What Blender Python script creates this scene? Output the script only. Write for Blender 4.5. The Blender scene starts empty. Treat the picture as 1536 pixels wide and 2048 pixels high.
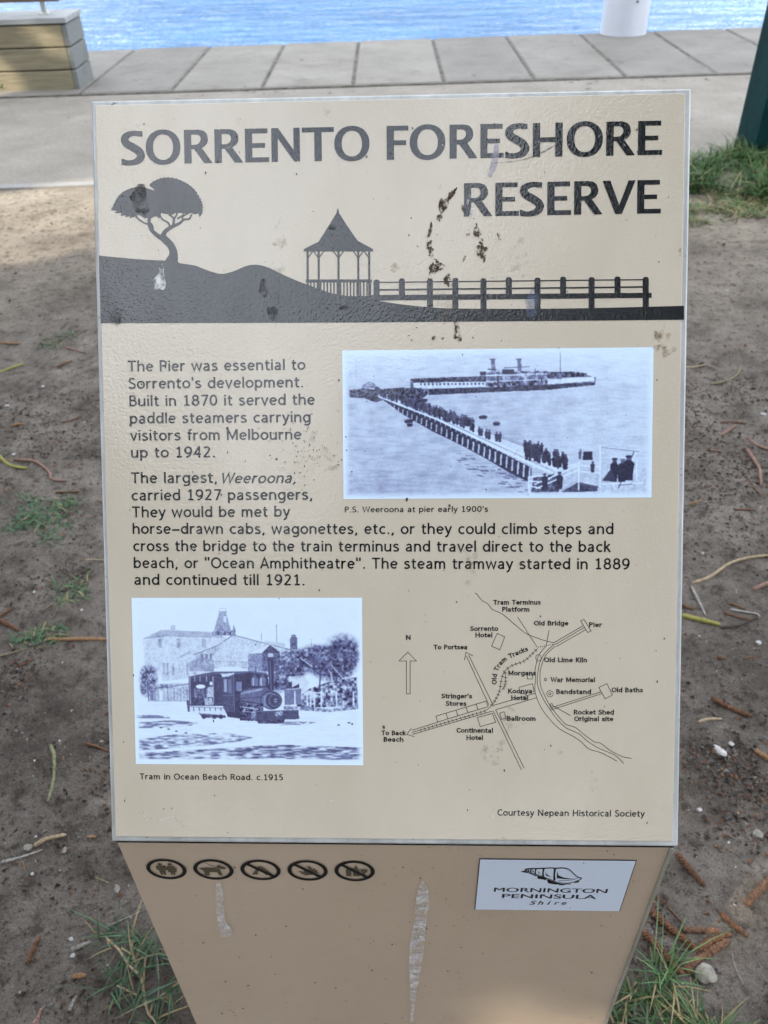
import bpy, math, random
import numpy as np
from mathutils import Vector, Matrix
from mathutils.geometry import tessellate_polygon

scene = bpy.context.scene
COL = scene.collection
R = math.radians
random.seed(7)
rng = np.random.default_rng(11)

# ------------------------------------------------------------------ camera
CAM_H = 1.5
FPX = 1633.54                                     # focal length in photo pixels (photo is 1536 x 2048)
FW = Vector((-0.01445615, 0.7792481, -0.62654881))
RT = Vector((0.999717361, -0.000563678637, -0.0237671952))
UP = Vector((0.01887371, 0.62671531, 0.77901971))
cd = bpy.data.cameras.new('camera')
cam = bpy.data.objects.new('camera', cd)
COL.objects.link(cam)
cd.sensor_fit = 'VERTICAL'; cd.sensor_height = 24.0; cd.sensor_width = 18.0
cd.lens = 24.0 * FPX / 2048
cd.clip_start = 0.02; cd.clip_end = 3000
cd.dof.use_dof = True; cd.dof.focus_distance = 0.70; cd.dof.aperture_fstop = 9.0
cam.matrix_world = Matrix(((RT.x, UP.x, -FW.x, 0), (RT.y, UP.y, -FW.y, 0), (RT.z, UP.z, -FW.z, CAM_H), (0, 0, 0, 1)))
scene.camera = cam

# ------------------------------------------------------------------ light
SUN = Vector((-0.60, -0.58, 0.55)).normalized()   # towards the sun: behind the viewer, to the left
EXPOSURE = 0.65
SKY = 0.15
w = bpy.data.worlds.new('World'); scene.world = w; w.use_nodes = True
nt = w.node_tree; N = nt.nodes; L = nt.links
bg = N['Background']; bg.inputs['Strength'].default_value = SKY
sky = N.new('ShaderNodeTexSky'); sky.sky_type = 'NISHITA'; sky.sun_disc = False
sky.sun_elevation = math.asin(SUN.z); sky.sun_rotation = math.atan2(SUN.x, SUN.y)
sky.air_density = 1.1; sky.dust_density = 0.7; sky.ozone_density = 2.5
tc = N.new('ShaderNodeTexCoord')
mp = N.new('ShaderNodeMapping'); mp.inputs['Scale'].default_value = (1.0, 1.0, 2.6)
no = N.new('ShaderNodeTexNoise'); no.inputs['Scale'].default_value = 2.3; no.inputs['Detail'].default_value = 7; no.inputs['Roughness'].default_value = 0.55
rp = N.new('ShaderNodeValToRGB'); rp.color_ramp.elements[0].position = 0.40; rp.color_ramp.elements[1].position = 0.62
mx = N.new('ShaderNodeMix'); mx.data_type = 'RGBA'; mx.inputs['B'].default_value = (13.8, 14.6, 15.9, 1)
L.new(tc.outputs['Generated'], mp.inputs['Vector']); L.new(mp.outputs[0], no.inputs['Vector'])
sx_ = N.new('ShaderNodeSeparateXYZ'); L.new(tc.outputs['Generated'], sx_.inputs[0])
fr = N.new('ShaderNodeMapRange'); L.new(sx_.outputs['Y'], fr.inputs['Value'])      # fewer clouds over the bay than over the land
fr.inputs['From Min'].default_value = -0.1; fr.inputs['From Max'].default_value = 0.5; fr.inputs['To Min'].default_value = 0.03; fr.inputs['To Max'].default_value = -0.05
ad = N.new('ShaderNodeMath'); ad.operation = 'ADD'; L.new(no.outputs[0], ad.inputs[0]); L.new(fr.outputs[0], ad.inputs[1])
ab = N.new('ShaderNodeMath'); ab.operation = 'ABSOLUTE'; L.new(sx_.outputs['X'], ab.inputs[0])     # cloud banks to either side of a clear gap
sb = N.new('ShaderNodeMapRange'); L.new(ab.outputs[0], sb.inputs['Value']); sb.inputs['From Min'].default_value = 0.06; sb.inputs['From Max'].default_value = 0.34; sb.inputs['To Max'].default_value = 0.17
a2 = N.new('ShaderNodeMath'); a2.operation = 'ADD'; L.new(ad.outputs[0], a2.inputs[0]); L.new(sb.outputs[0], a2.inputs[1]); ad = a2
L.new(ad.outputs[0], rp.inputs[0]); L.new(rp.outputs[0], mx.inputs['Factor'])
L.new(sky.outputs[0], mx.inputs['A']); L.new(mx.outputs['Result'], bg.inputs['Color'])

sd = bpy.data.lights.new('sun', 'SUN'); sd.energy = 5.0; sd.angle = R(0.53); sd.color = (1.0, 0.89, 0.72)
sun = bpy.data.objects.new('sun', sd); COL.objects.link(sun)
sun.rotation_euler = SUN.to_track_quat('Z', 'Y').to_euler()
sun.location = (-4, -4, 6)
vs = scene.view_settings
vs.view_transform = 'Standard'; vs.look = 'None'; vs.gamma = 1.0; vs.exposure = EXPOSURE
try: vs.use_curve_mapping = False
except Exception: pass
scene.cycles.max_bounces = 8

# ------------------------------------------------------------------ helpers
def ray(x, y):
    return FW + RT * ((x - 768) / FPX) - UP * ((y - 1024) / FPX)
def ground(x, y, z=0.0):
    """the point of the ground plane that the photo shows at x, y"""
    d = ray(x, y); t = (z - CAM_H) / d.z
    return Vector((d.x * t, d.y * t, z))

def _hash(i, j, seed):
    n = (i.astype(np.int64) * 374761393 + j.astype(np.int64) * 668265263 + seed * 974634777) & 0x7fffffff
    n = ((n ^ (n >> 13)) * 1274126177) & 0x7fffffff
    return ((n ^ (n >> 16)) & 0xffff) / 65535.0
def vnoise(x, y, seed=0):
    x = np.asarray(x, float); y = np.asarray(y, float)
    i = np.floor(x); j = np.floor(y); fx = x - i; fy = y - j
    fx = fx * fx * (3 - 2 * fx); fy = fy * fy * (3 - 2 * fy)
    a = _hash(i, j, seed); b = _hash(i + 1, j, seed); c = _hash(i, j + 1, seed); d = _hash(i + 1, j + 1, seed)
    return (a * (1 - fx) + b * fx) * (1 - fy) + (c * (1 - fx) + d * fx) * fy
def fbm(x, y, octaves=4, seed=0):
    s = 0; a = 0.5
    for k in range(octaves):
        s = s + a * vnoise(x * 2 ** k, y * 2 ** k, seed + k * 17); a *= 0.5
    return s

def mesh_obj(name, verts, faces, mat, parent=None, smooth=False, matrix=None, mats=None):
    me = bpy.data.meshes.new(name)
    me.from_pydata([tuple(v) for v in verts], [], [tuple(f) for f in faces])
    for m in (mats or [mat]):
        me.materials.append(m)
    if smooth:
        me.polygons.foreach_set('use_smooth', [True] * len(me.polygons))
    me.update()
    o = bpy.data.objects.new(name, me); COL.objects.link(o)
    if parent is not None: o.parent = parent
    if matrix is not None: o.matrix_local = matrix
    return o
def grid_obj(name, V, nx, ny, mat, parent=None, smooth=True):
    """a big regular grid, V is (ny*nx, 3)"""
    me = bpy.data.meshes.new(name)
    me.vertices.add(len(V)); me.vertices.foreach_set('co', np.ascontiguousarray(V, dtype=np.float32).ravel())
    a = (np.arange(ny - 1)[:, None] * nx + np.arange(nx - 1)[None, :]).ravel()
    q = np.stack([a, a + 1, a + nx + 1, a + nx], 1).astype(np.int32)
    me.loops.add(q.size); me.loops.foreach_set('vertex_index', q.ravel())
    me.polygons.add(len(q)); me.polygons.foreach_set('loop_start', np.arange(0, q.size, 4, dtype=np.int32))
    me.polygons.foreach_set('use_smooth', np.full(len(q), smooth))
    me.update(calc_edges=True); me.validate()
    me.materials.append(mat)
    o = bpy.data.objects.new(name, me); COL.objects.link(o)
    if parent is not None: o.parent = parent
    return o
def quads_obj(name, V, F, mat, parent=None, colors=None, smooth=False):
    """many separate faces from numpy arrays, F is (n, 3 or 4)"""
    me = bpy.data.meshes.new(name)
    V = np.ascontiguousarray(V, dtype=np.float32); F = np.ascontiguousarray(F, dtype=np.int32)
    me.vertices.add(len(V)); me.vertices.foreach_set('co', V.ravel())
    me.loops.add(F.size); me.loops.foreach_set('vertex_index', F.ravel())
    me.polygons.add(len(F)); me.polygons.foreach_set('loop_start', np.arange(0, F.size, F.shape[1], dtype=np.int32))
    me.polygons.foreach_set('use_smooth', np.full(len(F), smooth))
    me.update(calc_edges=True)
    if colors is not None:
        at = me.color_attributes.new('tone', 'FLOAT_COLOR', 'POINT')
        c = np.ones((len(V), 4), np.float32); c[:, :3] = colors
        at.data.foreach_set('color', c.ravel())
    me.materials.append(mat)
    o = bpy.data.objects.new(name, me); COL.objects.link(o)
    if parent is not None: o.parent = parent
    return o
def tag(o, label=None, cat=None, group=None, kind=None):
    if label: o['label'] = label
    if cat: o['category'] = cat
    if group: o['group'] = group
    if kind: o['kind'] = kind
    return o
def thing(name, label, cat, loc=(0, 0, 0), group=None):
    o = bpy.data.objects.new(name, None); COL.objects.link(o); o.location = loc
    o.empty_display_size = 0.1
    return tag(o, label, cat, group)
def box(bounds, bev=0.0):
    """verts, faces of an axis-aligned box, its vertical and horizontal edges chamfered by bev"""
    import bmesh
    x0, x1, y0, y1, z0, z1 = bounds
    bm = bmesh.new()
    vs_ = [bm.verts.new(p) for p in ((x0,y0,z0),(x1,y0,z0),(x1,y1,z0),(x0,y1,z0),(x0,y0,z1),(x1,y0,z1),(x1,y1,z1),(x0,y1,z1))]
    for f in ((3,2,1,0),(4,5,6,7),(0,1,5,4),(1,2,6,5),(2,3,7,6),(3,0,4,7)):
        bm.faces.new([vs_[i] for i in f])
    if bev > 0:
        bmesh.ops.bevel(bm, geom=list(bm.edges), offset=bev, segments=2, profile=0.5, affect='EDGES')
    bm.verts.index_update()
    V = [tuple(v.co) for v in bm.verts]; F = [[v.index for v in f.verts] for f in bm.faces]
    bm.free()
    return V, F
def join(parts):
    V = []; F = []
    for v, f in parts:
        b = len(V); V += [tuple(p) for p in v]; F += [[i + b for i in g] for g in f]
    return V, F
def xform(vf, M):
    return [tuple(M @ Vector(p)) for p in vf[0]], vf[1]

# ------------------------------------------------------------------ materials
class Mat:
    """small builder: m = Mat('name'); m.noise(...), m.ramp(...)"""
    def __init__(s, name, rough=0.8, spec=0.3, color=None):
        s.m = bpy.data.materials.new(name); s.m.use_nodes = True
        s.t = s.m.node_tree; s.n = s.t.nodes; s.l = s.t.links
        s.b = s.n['Principled BSDF']
        s.b.inputs['Roughness'].default_value = rough
        s.b.inputs['Specular IOR Level'].default_value = spec
        if color: s.b.inputs['Base Color'].default_value = (*color, 1)
        s._tc = None
    def coord(s, scale=(1, 1, 1)):
        if s._tc is None: s._tc = s.n.new('ShaderNodeTexCoord')
        k = s.n.new('ShaderNodeMapping'); k.inputs['Scale'].default_value = scale
        s.l.new(s._tc.outputs['Object'], k.inputs['Vector'])
        return k.outputs[0]
    def noise(s, scale, detail=4, rough=0.55, stretch=(1, 1, 1), dist=0):
        k = s.n.new('ShaderNodeTexNoise'); k.inputs['Scale'].default_value = scale
        k.inputs['Detail'].default_value = detail; k.inputs['Roughness'].default_value = rough; k.inputs['Distortion'].default_value = dist
        s.l.new(s.coord(stretch), k.inputs['Vector'])
        return k.outputs[0]
    def voro(s, scale, stretch=(1, 1, 1), feature='F1', out=0):
        k = s.n.new('ShaderNodeTexVoronoi'); k.inputs['Scale'].default_value = scale; k.feature = feature
        s.l.new(s.coord(stretch), k.inputs['Vector'])
        return k.outputs[out]
    def ramp(s, src, stops):
        k = s.n.new('ShaderNodeValToRGB'); e = k.color_ramp.elements
        while len(e) < len(stops): e.new(0.5)
        for el, (p, c) in zip(e, stops):
            el.position = p
            el.color = (c, c, c, 1) if isinstance(c, (int, float)) else (*c, 1)
        s.l.new(src, k.inputs[0]); return k.outputs[0]
    def mix(s, fac, a, b, mode='MIX'):
        k = s.n.new('ShaderNodeMix'); k.data_type = 'RGBA'; k.blend_type = mode
        for v, key in ((fac, 'Factor'), (a, 'A'), (b, 'B')):
            if isinstance(v, (int, float)): k.inputs[key].default_value = v if key == 'Factor' else (v, v, v, 1)
            elif isinstance(v, tuple): k.inputs[key].default_value = (*v, 1)
            else: s.l.new(v, k.inputs[key])
        return k.outputs['Result']
    def math(s, op, a, b=0.0):
        k = s.n.new('ShaderNodeMath'); k.operation = op
        for i, v in enumerate((a, b)):
            if isinstance(v, (int, float)): k.inputs[i].default_value = v
            else: s.l.new(v, k.inputs[i])
        return k.outputs[0]
    def attr(s, name):
        k = s.n.new('ShaderNodeVertexColor'); k.layer_name = name; return k.outputs[0]
    def bump(s, h, strength, dist, prev=None):
        k = s.n.new('ShaderNodeBump'); k.inputs['Strength'].default_value = strength; k.inputs['Distance'].default_value = dist
        s.l.new(h, k.inputs['Height'])
        if prev is not None: s.l.new(prev, k.inputs['Normal'])
        return k.outputs[0]
    def set(s, key, v):
        s.l.new(v, s.b.inputs[key]); return s
    def alpha(s, v): s.l.new(v, s.b.inputs['Alpha']); return s

def coat(name, base=None, attr=None, mottled=True):
    """glossy laminated print: orange-peel film over flat ink"""
    m = Mat(name, rough=0.12, spec=0.80)
    m.b.inputs['Coat Weight'].default_value = 0.16; m.b.inputs['Coat Roughness'].default_value = 0.30     # hazy weathered laminate
    if attr: c = m.attr(attr)
    else: c = base
    if mottled:
        d = m.ramp(m.noise(9, 6, 0.65, (1, 0.45, 1)), [(0.35, (0.93, 0.92, 0.90)), (0.62, 1.0)])
        c = m.mix(1.0, c, d, 'MULTIPLY')
        c = m.mix(m.ramp(m.noise(170, 3, 0.6), [(0.70, 0.0), (0.78, 0.35)]), c, m.mix(1.0, c, (0.55, 0.50, 0.44), 'MULTIPLY'))
    if isinstance(c, tuple): m.b.inputs['Base Color'].default_value = (*c, 1)
    else: m.set('Base Color', c)
    dull = m.ramp(m.noise(22, 5, 0.65, (1, 0.5, 1)), [(0.40, 0.07), (0.72, 0.24)])
    m.set('Roughness', dull)
    peel = m.ramp(m.noise(3.2, 3, 0.5), [(0.40, 0.25), (0.62, 1.0)])
    h = m.math('MULTIPLY', m.noise(480, 2, 0.5), peel)
    nrm = m.bump(h, 0.55, 0.0005)
    nrm = m.bump(m.noise(10, 2), 0.05, 0.004, nrm)
    m.set('Normal', nrm); m.set('Coat Normal', nrm)
    return m.m

PANEL_TAN = (0.535, 0.474, 0.382)
M_sheet = coat('panel_film', PANEL_TAN)
M_ink = coat('black_ink', (0.004, 0.005, 0.007), mottled=False)
M_print = coat('photo_print', attr='tone', mottled=False)

m = Mat('powder_coat', 0.42, 0.4)
c = m.ramp(m.noise(5, 6, 0.6, (1, 1, 0.5)), [(0.3, (0.455, 0.356, 0.262)), (0.7, (0.515, 0.408, 0.306))])
c = m.mix(m.ramp(m.noise(120, 3), [(0.68, 0.0), (0.74, 0.5)]), c, (0.16, 0.12, 0.09))
c = m.mix(m.ramp(m.noise(26, 6, 0.75, (1, 1, 0.25)), [(0.56, 0.0), (0.80, 0.35)]), c, (0.50, 0.44, 0.37))     # dust runs
c = m.mix(m.ramp(m.noise(8, 6, 0.8), [(0.62, 0.0), (0.80, 0.4)]), c, (0.20, 0.155, 0.115))
m.set('Base Color', c); m.set('Roughness', m.ramp(m.noise(14, 5, 0.7), [(0.35, 0.30), (0.7, 0.58)]))
m.set('Normal', m.bump(m.noise(600, 2), 0.12, 0.0006)); M_powder = m.m

m = Mat('worn_grey_metal', 0.38, 0.5)
c = m.ramp(m.noise(40, 6, 0.7, (1, 0.3, 1)), [(0.35, (0.33, 0.34, 0.335)), (0.65, (0.50, 0.51, 0.505))])
c = m.mix(m.ramp(m.noise(75, 5, 0.7), [(0.62, 0.0), (0.68, 0.85)]), c, (0.10, 0.10, 0.10))
m.set('Base Color', c); m.b.inputs['Metallic'].default_value = 0.25; M_rim = m.m

m = Mat('dark_gap', 0.9, 0.1, (0.02, 0.018, 0.016)); M_gap = m.m

def soil_material():
    m = Mat('bare_soil', 0.92, 0.15)
    geo = m.n.new('ShaderNodeNewGeometry'); sep = m.n.new('ShaderNodeSeparateXYZ'); m.l.new(geo.outputs['Position'], sep.inputs[0])
    far = m.n.new('ShaderNodeMapRange'); m.l.new(sep.outputs['Y'], far.inputs['Value'])
    far.inputs['From Min'].default_value = 2.2; far.inputs['From Max'].default_value = 4.7
    near = m.ramp(m.noise(7, 8, 0.7), [(0.30, (0.080, 0.068, 0.058)), (0.5, (0.205, 0.182, 0.161)), (0.70, (0.305, 0.277, 0.250))])
    sandy = m.ramp(m.noise(3.0, 8, 0.72), [(0.30, (0.140, 0.120, 0.096)), (0.5, (0.350, 0.308, 0.252)), (0.72, (0.47, 0.42, 0.35))])
    fac = m.math('ADD', far.outputs[0], m.math('MULTIPLY', m.math('SUBTRACT', m.noise(1.6, 4), 0.5), 0.9))
    fac = m.ramp(fac, [(0.25, 0.0), (0.9, 1.0)])
    c = m.mix(fac, near, sandy)
    c = m.mix(1.0, c, m.ramp(m.noise(1.3, 5, 0.65), [(0.34, (0.58, 0.56, 0.545)), (0.5, (0.92, 0.90, 0.88)), (0.68, (1.14, 1.12, 1.08))]), 'MULTIPLY')
    c = m.mix(1.0, c, m.ramp(m.noise(240, 5, 0.8), [(0.34, (0.62, 0.60, 0.58)), (0.5, 1.0), (0.66, (1.25, 1.24, 1.22))]), 'MULTIPLY')
    # grain: dark crumbs, pale quartz specks
    c = m.mix(m.ramp(m.noise(95, 5, 0.75), [(0.36, 0.8), (0.44, 0.0)]), c, (0.035, 0.027, 0.021))
    c = m.mix(m.ramp(m.noise(26, 5, 0.75), [(0.38, 0.7), (0.47, 0.0)]), c, (0.055, 0.044, 0.036))
    c = m.mix(m.ramp(m.noise(60, 4, 0.7), [(0.60, 0.0), (0.68, 0.5)]), c, (0.22, 0.20, 0.18))
    v = m.voro(210, out=0)
    pick = m.ramp(m.noise(80, 2), [(0.60, 0.0), (0.63, 1.0)])
    spk = m.math('MULTIPLY', m.ramp(v, [(0.13, 1.0), (0.2, 0.0)]), pick)
    c = m.mix(m.math('MULTIPLY', spk, 0.7), c, (0.44, 0.42, 0.39))
    m.set('Base Color', c)
    h = m.math('ADD', m.noise(55, 8, 0.72), m.math('MULTIPLY', m.noise(220, 4, 0.7), 0.4))
    m.set('Normal', m.bump(h, 1.0, 0.022))
    return m.m
M_soil = soil_material()

def concrete(name, lo, hi, scale, grain=140, bumpd=0.004, island=False):
    m = Mat(name, 0.88, 0.2)
    c = m.ramp(m.noise(scale, 7, 0.65), [(0.3, lo), (0.7, hi)])
    c = m.mix(m.ramp(m.noise(grain, 4, 0.7), [(0.35, 0.35), (0.5, 0.0)]), c, tuple(x * 0.5 for x in lo))
    c = m.mix(m.ramp(m.noise(9, 6, 0.75), [(0.66, 0.0), (0.74, 0.5)]), c, tuple(x * 0.55 for x in lo))
    if island:      # each slab poured a little lighter or darker, dirt washed into patches
        gi = m.n.new('ShaderNodeNewGeometry'); c = m.mix(1.0, c, m.ramp(gi.outputs['Random Per Island'], [(0.0, (0.86, 0.86, 0.87)), (1.0, (1.08, 1.07, 1.05))]), 'MULTIPLY')
        c = m.mix(m.ramp(m.noise(3.2, 8, 0.8), [(0.52, 0.0), (0.66, 0.45)]), c, (0.085, 0.074, 0.062))
    m.set('Base Color', c); m.set('Normal', m.bump(m.noise(grain, 5, 0.7), 0.5, bumpd))
    return m.m
M_path = concrete('path_gravel', (0.175, 0.158, 0.134), (0.25, 0.23, 0.20), 2.3, 45, 0.010)
M_slab = concrete('pale_concrete', (0.160, 0.150, 0.134), (0.225, 0.213, 0.193), 1.7, 60, island=True)
M_kerb = concrete('kerb_concrete', (0.20, 0.195, 0.185), (0.27, 0.265, 0.255), 4)
M_joint = concrete('joint_dirt', (0.035, 0.031, 0.027), (0.16, 0.148, 0.13), 9, 40)

m = Mat('bay_water', 0.35, 0.0)
m.set('Base Color', m.ramp(m.noise(0.25, 3), [(0.35, (0.030, 0.100, 0.24)), (0.7, (0.06, 0.17, 0.36))]))
wav = m.math('ADD', m.noise(1.7, 5, 0.6, (0.75, 1.5, 1), 0.5), m.math('MULTIPLY', m.noise(6.0, 3, 0.6, (0.7, 1.4, 1), 0.3), 0.22))
nw = m.bump(wav, 1.0, 0.50); m.set('Normal', nw)
gl = m.n.new('ShaderNodeBsdfGlossy'); gl.inputs['Color'].default_value = (0.96, 0.985, 1.0, 1); gl.inputs['Roughness'].default_value = 0.06; m.l.new(nw, gl.inputs['Normal'])
fz = m.n.new('ShaderNodeFresnel'); fz.inputs['IOR'].default_value = 1.33; m.l.new(nw, fz.inputs['Normal'])
ms = m.n.new('ShaderNodeMixShader'); m.l.new(fz.outputs[0], ms.inputs[0]); m.l.new(m.b.outputs[0], ms.inputs[1]); m.l.new(gl.outputs[0], ms.inputs[2])
m.l.new(ms.outputs[0], m.n['Material Output'].inputs['Surface']); M_water = m.m

def timber(name, lo, hi):
    m = Mat(name, 0.75, 0.25)
    c = m.ramp(m.noise(6, 6, 0.65, (0.7, 6, 9)), [(0.3, lo), (0.7, hi)])
    c = m.mix(m.ramp(m.noise(3.5, 5, 0.6), [(0.55, 0.0), (0.75, 0.45)]), c, tuple(x * 0.55 for x in lo))
    m.set('Base Color', c); m.set('Normal', m.bump(m.noise(25, 5, 0.6, (0.3, 4, 6)), 0.25, 0.004))
    return m.m
M_timber = timber('weathered_timber', (0.150, 0.130, 0.086), (0.255, 0.225, 0.152))
M_timber_shaded = timber('shaded_timber', (0.12, 0.128, 0.124), (0.185, 0.195, 0.19))  # same timber, the bench end's bluish shade put into its colour
M_seat = timber('silvered_timber', (0.22, 0.23, 0.23), (0.32, 0.33, 0.34))
M_dark_timber = timber('brown_timber', (0.10, 0.075, 0.05), (0.16, 0.12, 0.08))
m = Mat('galvanised_steel', 0.5, 0.5, (0.42, 0.43, 0.40)); m.b.inputs['Metallic'].default_value = 0.3; M_galv = m.m

m = Mat('white_sleeve', 0.42, 0.4)
c = m.ramp(m.noise(3, 5, 0.6, (1, 1, 0.3)), [(0.3, (0.36, 0.385, 0.43)), (0.7, (0.43, 0.455, 0.50))])
m.set('Base Color', c); M_pile = m.m
m = Mat('green_paint', 0.6, 0.05)
c = m.ramp(m.noise(8, 5, 0.6), [(0.3, (0.002, 0.017, 0.019)), (0.7, (0.004, 0.030, 0.031))])
c = m.mix(m.ramp(m.noise(16, 6, 0.7), [(0.64, 0.0), (0.70, 0.7)]), c, (0.10, 0.10, 0.085))
m.set('Base Color', c); M_green = m.m
M_dry_mud = Mat('dry_mud', 0.9, 0.15, (0.20, 0.17, 0.14)).m
m = Mat('grass_blade', 0.55, 0.3); m.set('Base Color', m.attr('tone'))
m.b.inputs['Subsurface Weight'].default_value = 0.0
M_grass = m.m
m = Mat('leaf', 0.6, 0.25); m.set('Base Color', m.attr('tone')); M_leaf = m.m
m = Mat('bark', 0.9, 0.15)
m.set('Base Color', m.ramp(m.noise(5, 6, 0.7, (3, 3, 0.6)), [(0.3, (0.05, 0.04, 0.03)), (0.7, (0.14, 0.11, 0.09))])); M_bark = m.m

def litter_mat(name, a, b, scale=160):
    m = Mat(name, 0.85, 0.2)
    c = m.ramp(m.noise(scale, 4, 0.7), [(0.33, a), (0.68, b)])
    m.set('Base Color', c); m.set('Normal', m.bump(m.noise(scale * 2.4, 3), 0.5, 0.002)); return m.m
LIT = {
    'rust': litter_mat('rust_frond', (0.038, 0.020, 0.013), (0.165, 0.082, 0.046)),
    'brown': litter_mat('brown_twig', (0.055, 0.030, 0.020), (0.165, 0.095, 0.060)),
    'orange': litter_mat('orange_twig', (0.12, 0.068, 0.036), (0.27, 0.165, 0.088)),
    'pink': litter_mat('pinkish_twig', (0.13, 0.075, 0.06), (0.26, 0.165, 0.13)),
    'tan': litter_mat('tan_twig', (0.17, 0.13, 0.08), (0.34, 0.27, 0.18)),
    'grey': litter_mat('grey_twig', (0.12, 0.11, 0.10), (0.30, 0.285, 0.26)),
    'dark': litter_mat('dark_twig', (0.020, 0.016, 0.014), (0.075, 0.06, 0.05)),
    'yellow': litter_mat('yellow_green_twig', (0.14, 0.13, 0.035), (0.28, 0.265, 0.085)),
    'olive': litter_mat('olive_twig', (0.085, 0.085, 0.045), (0.20, 0.20, 0.12)),
    'white': litter_mat('white_chip', (0.22, 0.22, 0.215), (0.44, 0.435, 0.42), 90),
    'stone': litter_mat('grey_stone', (0.115, 0.108, 0.095), (0.235, 0.222, 0.195), 70),
}

# ------------------------------------------------------------------ setting: ground, path, pavement, water
def soil_height(x, y):
    x = np.asarray(x, float); y = np.asarray(y, float)
    h = 0.016 * (fbm(x * 2.2, y * 2.2, 3, 3) - 0.45) + 0.010 * (fbm(x * 11, y * 11, 3, 21) - 0.45)
    lump = np.maximum(0, vnoise(x * 42, y * 42, 5) - 0.55)
    h = h + 0.030 * lump * vnoise(x * 5, y * 5, 9) + 0.003 * (vnoise(x * 95, y * 95, 31) - 0.5) + 0.011 * (vnoise(x * 24, y * 24, 41) - 0.5)
    edge = np.clip((4.93 - (y - 0.045 * x)) / 0.25, 0, 1)
    return h * edge
def gz(x, y): return float(soil_height(np.array([x]), np.array([y]))[0])
xs = np.concatenate([[-60, -30, -15, -9, -6, -5], np.arange(-4, -1.5, 0.05), np.arange(-1.5, 1.55, 0.011), np.arange(1.6, 4.3, 0.05), [5, 6, 9, 15, 30, 60]])
ys = [-60, -30, -14, -6, -3, -1, 0.0]
y = 0.25
while y < 4.93: ys.append(y); y += 0.009 + 0.006 * max(0, y - 0.8)
ys = np.array(ys + [4.94, 4.98])
gx, gy = np.meshgrid(xs, ys)
# far edge follows the kerb line y = 5.10 + 0.045 x
t = np.clip((gy - 3.5) / (4.98 - 3.5), 0, 1)
gyy = gy + t * (0.12 + 0.045 * np.clip(gx, -60, 60))
V = np.stack([gx, gyy, soil_height(gx, gyy)], -1).reshape(-1, 3)
ground_o = tag(grid_obj('ground', V, len(xs), len(ys), M_soil), kind='structure')

def strip(name, y0, s0, y1, s1, z0, mat, depth=0.3, x0=-60, x1=60, n=60):
    """a slab between the lines y = y0 + s0 x and y = y1 + s1 x, its top at z0"""
    V = []; F = []
    for i in range(n + 1):
        x = x0 + (x1 - x0) * i / n
        V += [(x, y0 + s0 * x, z0 - depth), (x, y0 + s0 * x, z0), (x, y1 + s1 * x, z0), (x, y1 + s1 * x, z0 - depth)]
    for i in range(n):
        a = i * 4
        for k in range(3): F.append((a + k, a + 4 + k, a + 5 + k, a + 1 + k))
    return mesh_obj(name, V, [f[::-1] for f in F], mat)
NEAR0, NEARS = 7.52, 0.0258            # front edge of the pavement slabs
FAR0, FARS = 9.577, 0.047              # seawall edge
tag(strip('kerb', 5.095, 0.045, 5.165, 0.045, 0.012, M_kerb), kind='structure')
tag(strip('path', 5.167, 0.045, NEAR0 - 0.02, NEARS, 0.004, M_path), kind='structure')
tag(strip('seawall', NEAR0 - 0.018, NEARS, FAR0 - 0.05, FARS, 0.013, M_joint, 2.5), kind='structure')
# paving slabs with open joints, one pavement
parts = []
for i in range(-30, 31):
    xa = -0.29 + 0.757 * i
    g = 0.011
    j = random.uniform(-0.004, 0.004)
    for xl, xr in ((xa + g, xa + 0.757 - g),):
        ya, yb = NEAR0 + NEARS * xl, FAR0 + FARS * xl
        yc, yd = NEAR0 + NEARS * xr, FAR0 + FARS * xr
        sk = 0.006
        v, f = box((0, 1, 0, 1, 0, 1), 0.0)
        z1 = 0.022 + j
        pts = []
        b = 0.014
        ring0 = [(xl, ya, -0.15), (xr, yc, -0.15), (xr, yd, -0.15), (xl, yb, -0.15)]
        ring1 = [(p[0], p[1], z1 - b) for p in ring0]
        ring2 = [(xl + b, ya + b, z1), (xr - b, yc + b, z1), (xr - b, yd - b * 2, z1), (xl + b, yb - b * 2, z1)]
        vv = ring0 + ring1 + ring2
        ff = [(8, 9, 10, 11)] + [(k, (k + 1) % 4, 4 + (k + 1) % 4, 4 + k) for k in range(4)] + [(4 + k, 4 + (k + 1) % 4, 8 + (k + 1) % 4, 8 + k) for k in range(4)]
        parts.append((vv, ff))
v, f = join(parts)
tag(mesh_obj('pavement', v, f, M_slab), kind='structure')
tag(mesh_obj('water', [(-600, 8, -0.75), (600, 8, -0.75), (600, 1500, -0.75), (-600, 1500, -0.75)], [(0, 1, 2, 3)], M_water), kind='structure')

# ------------------------------------------------------------------ the sign
PC = [Vector(p) for p in ((-0.2504, 0.753, 1.3447), (0.2494, 0.7413, 1.3447), (0.2408, 0.372, 0.8199), (-0.2591, 0.3837, 0.8199))]
PH = 0.64172; PW = 0.5
PX = (PC[1] - PC[0]).normalized(); PU = (PC[0] - PC[3]).normalized(); PN = PX.cross(PU).normalized()
def frame(o, X, Y, Z):
    return Matrix(((X.x, Y.x, Z.x, o.x), (X.y, Y.y, Z.y, o.y), (X.z, Y.z, Z.z, o.z), (0, 0, 0, 1)))
MP = np.array([[0.42059084184368645, -0.011030963572228493, -74.76193134294893], [0.007405569849679162, 0.40461340724156186, -82.27790073080365], [1.3311621680438982e-05, -3.848792043824544e-05, 1.0]])
MF = np.array([[0.20219252834294213, -0.08942955823670302, 105.39972969055577], [-0.003442953167204608, 0.379910377598834, -638.751468648171], [1.2020198960426068e-05, -0.00033059139368891683, 1.0]])
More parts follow.
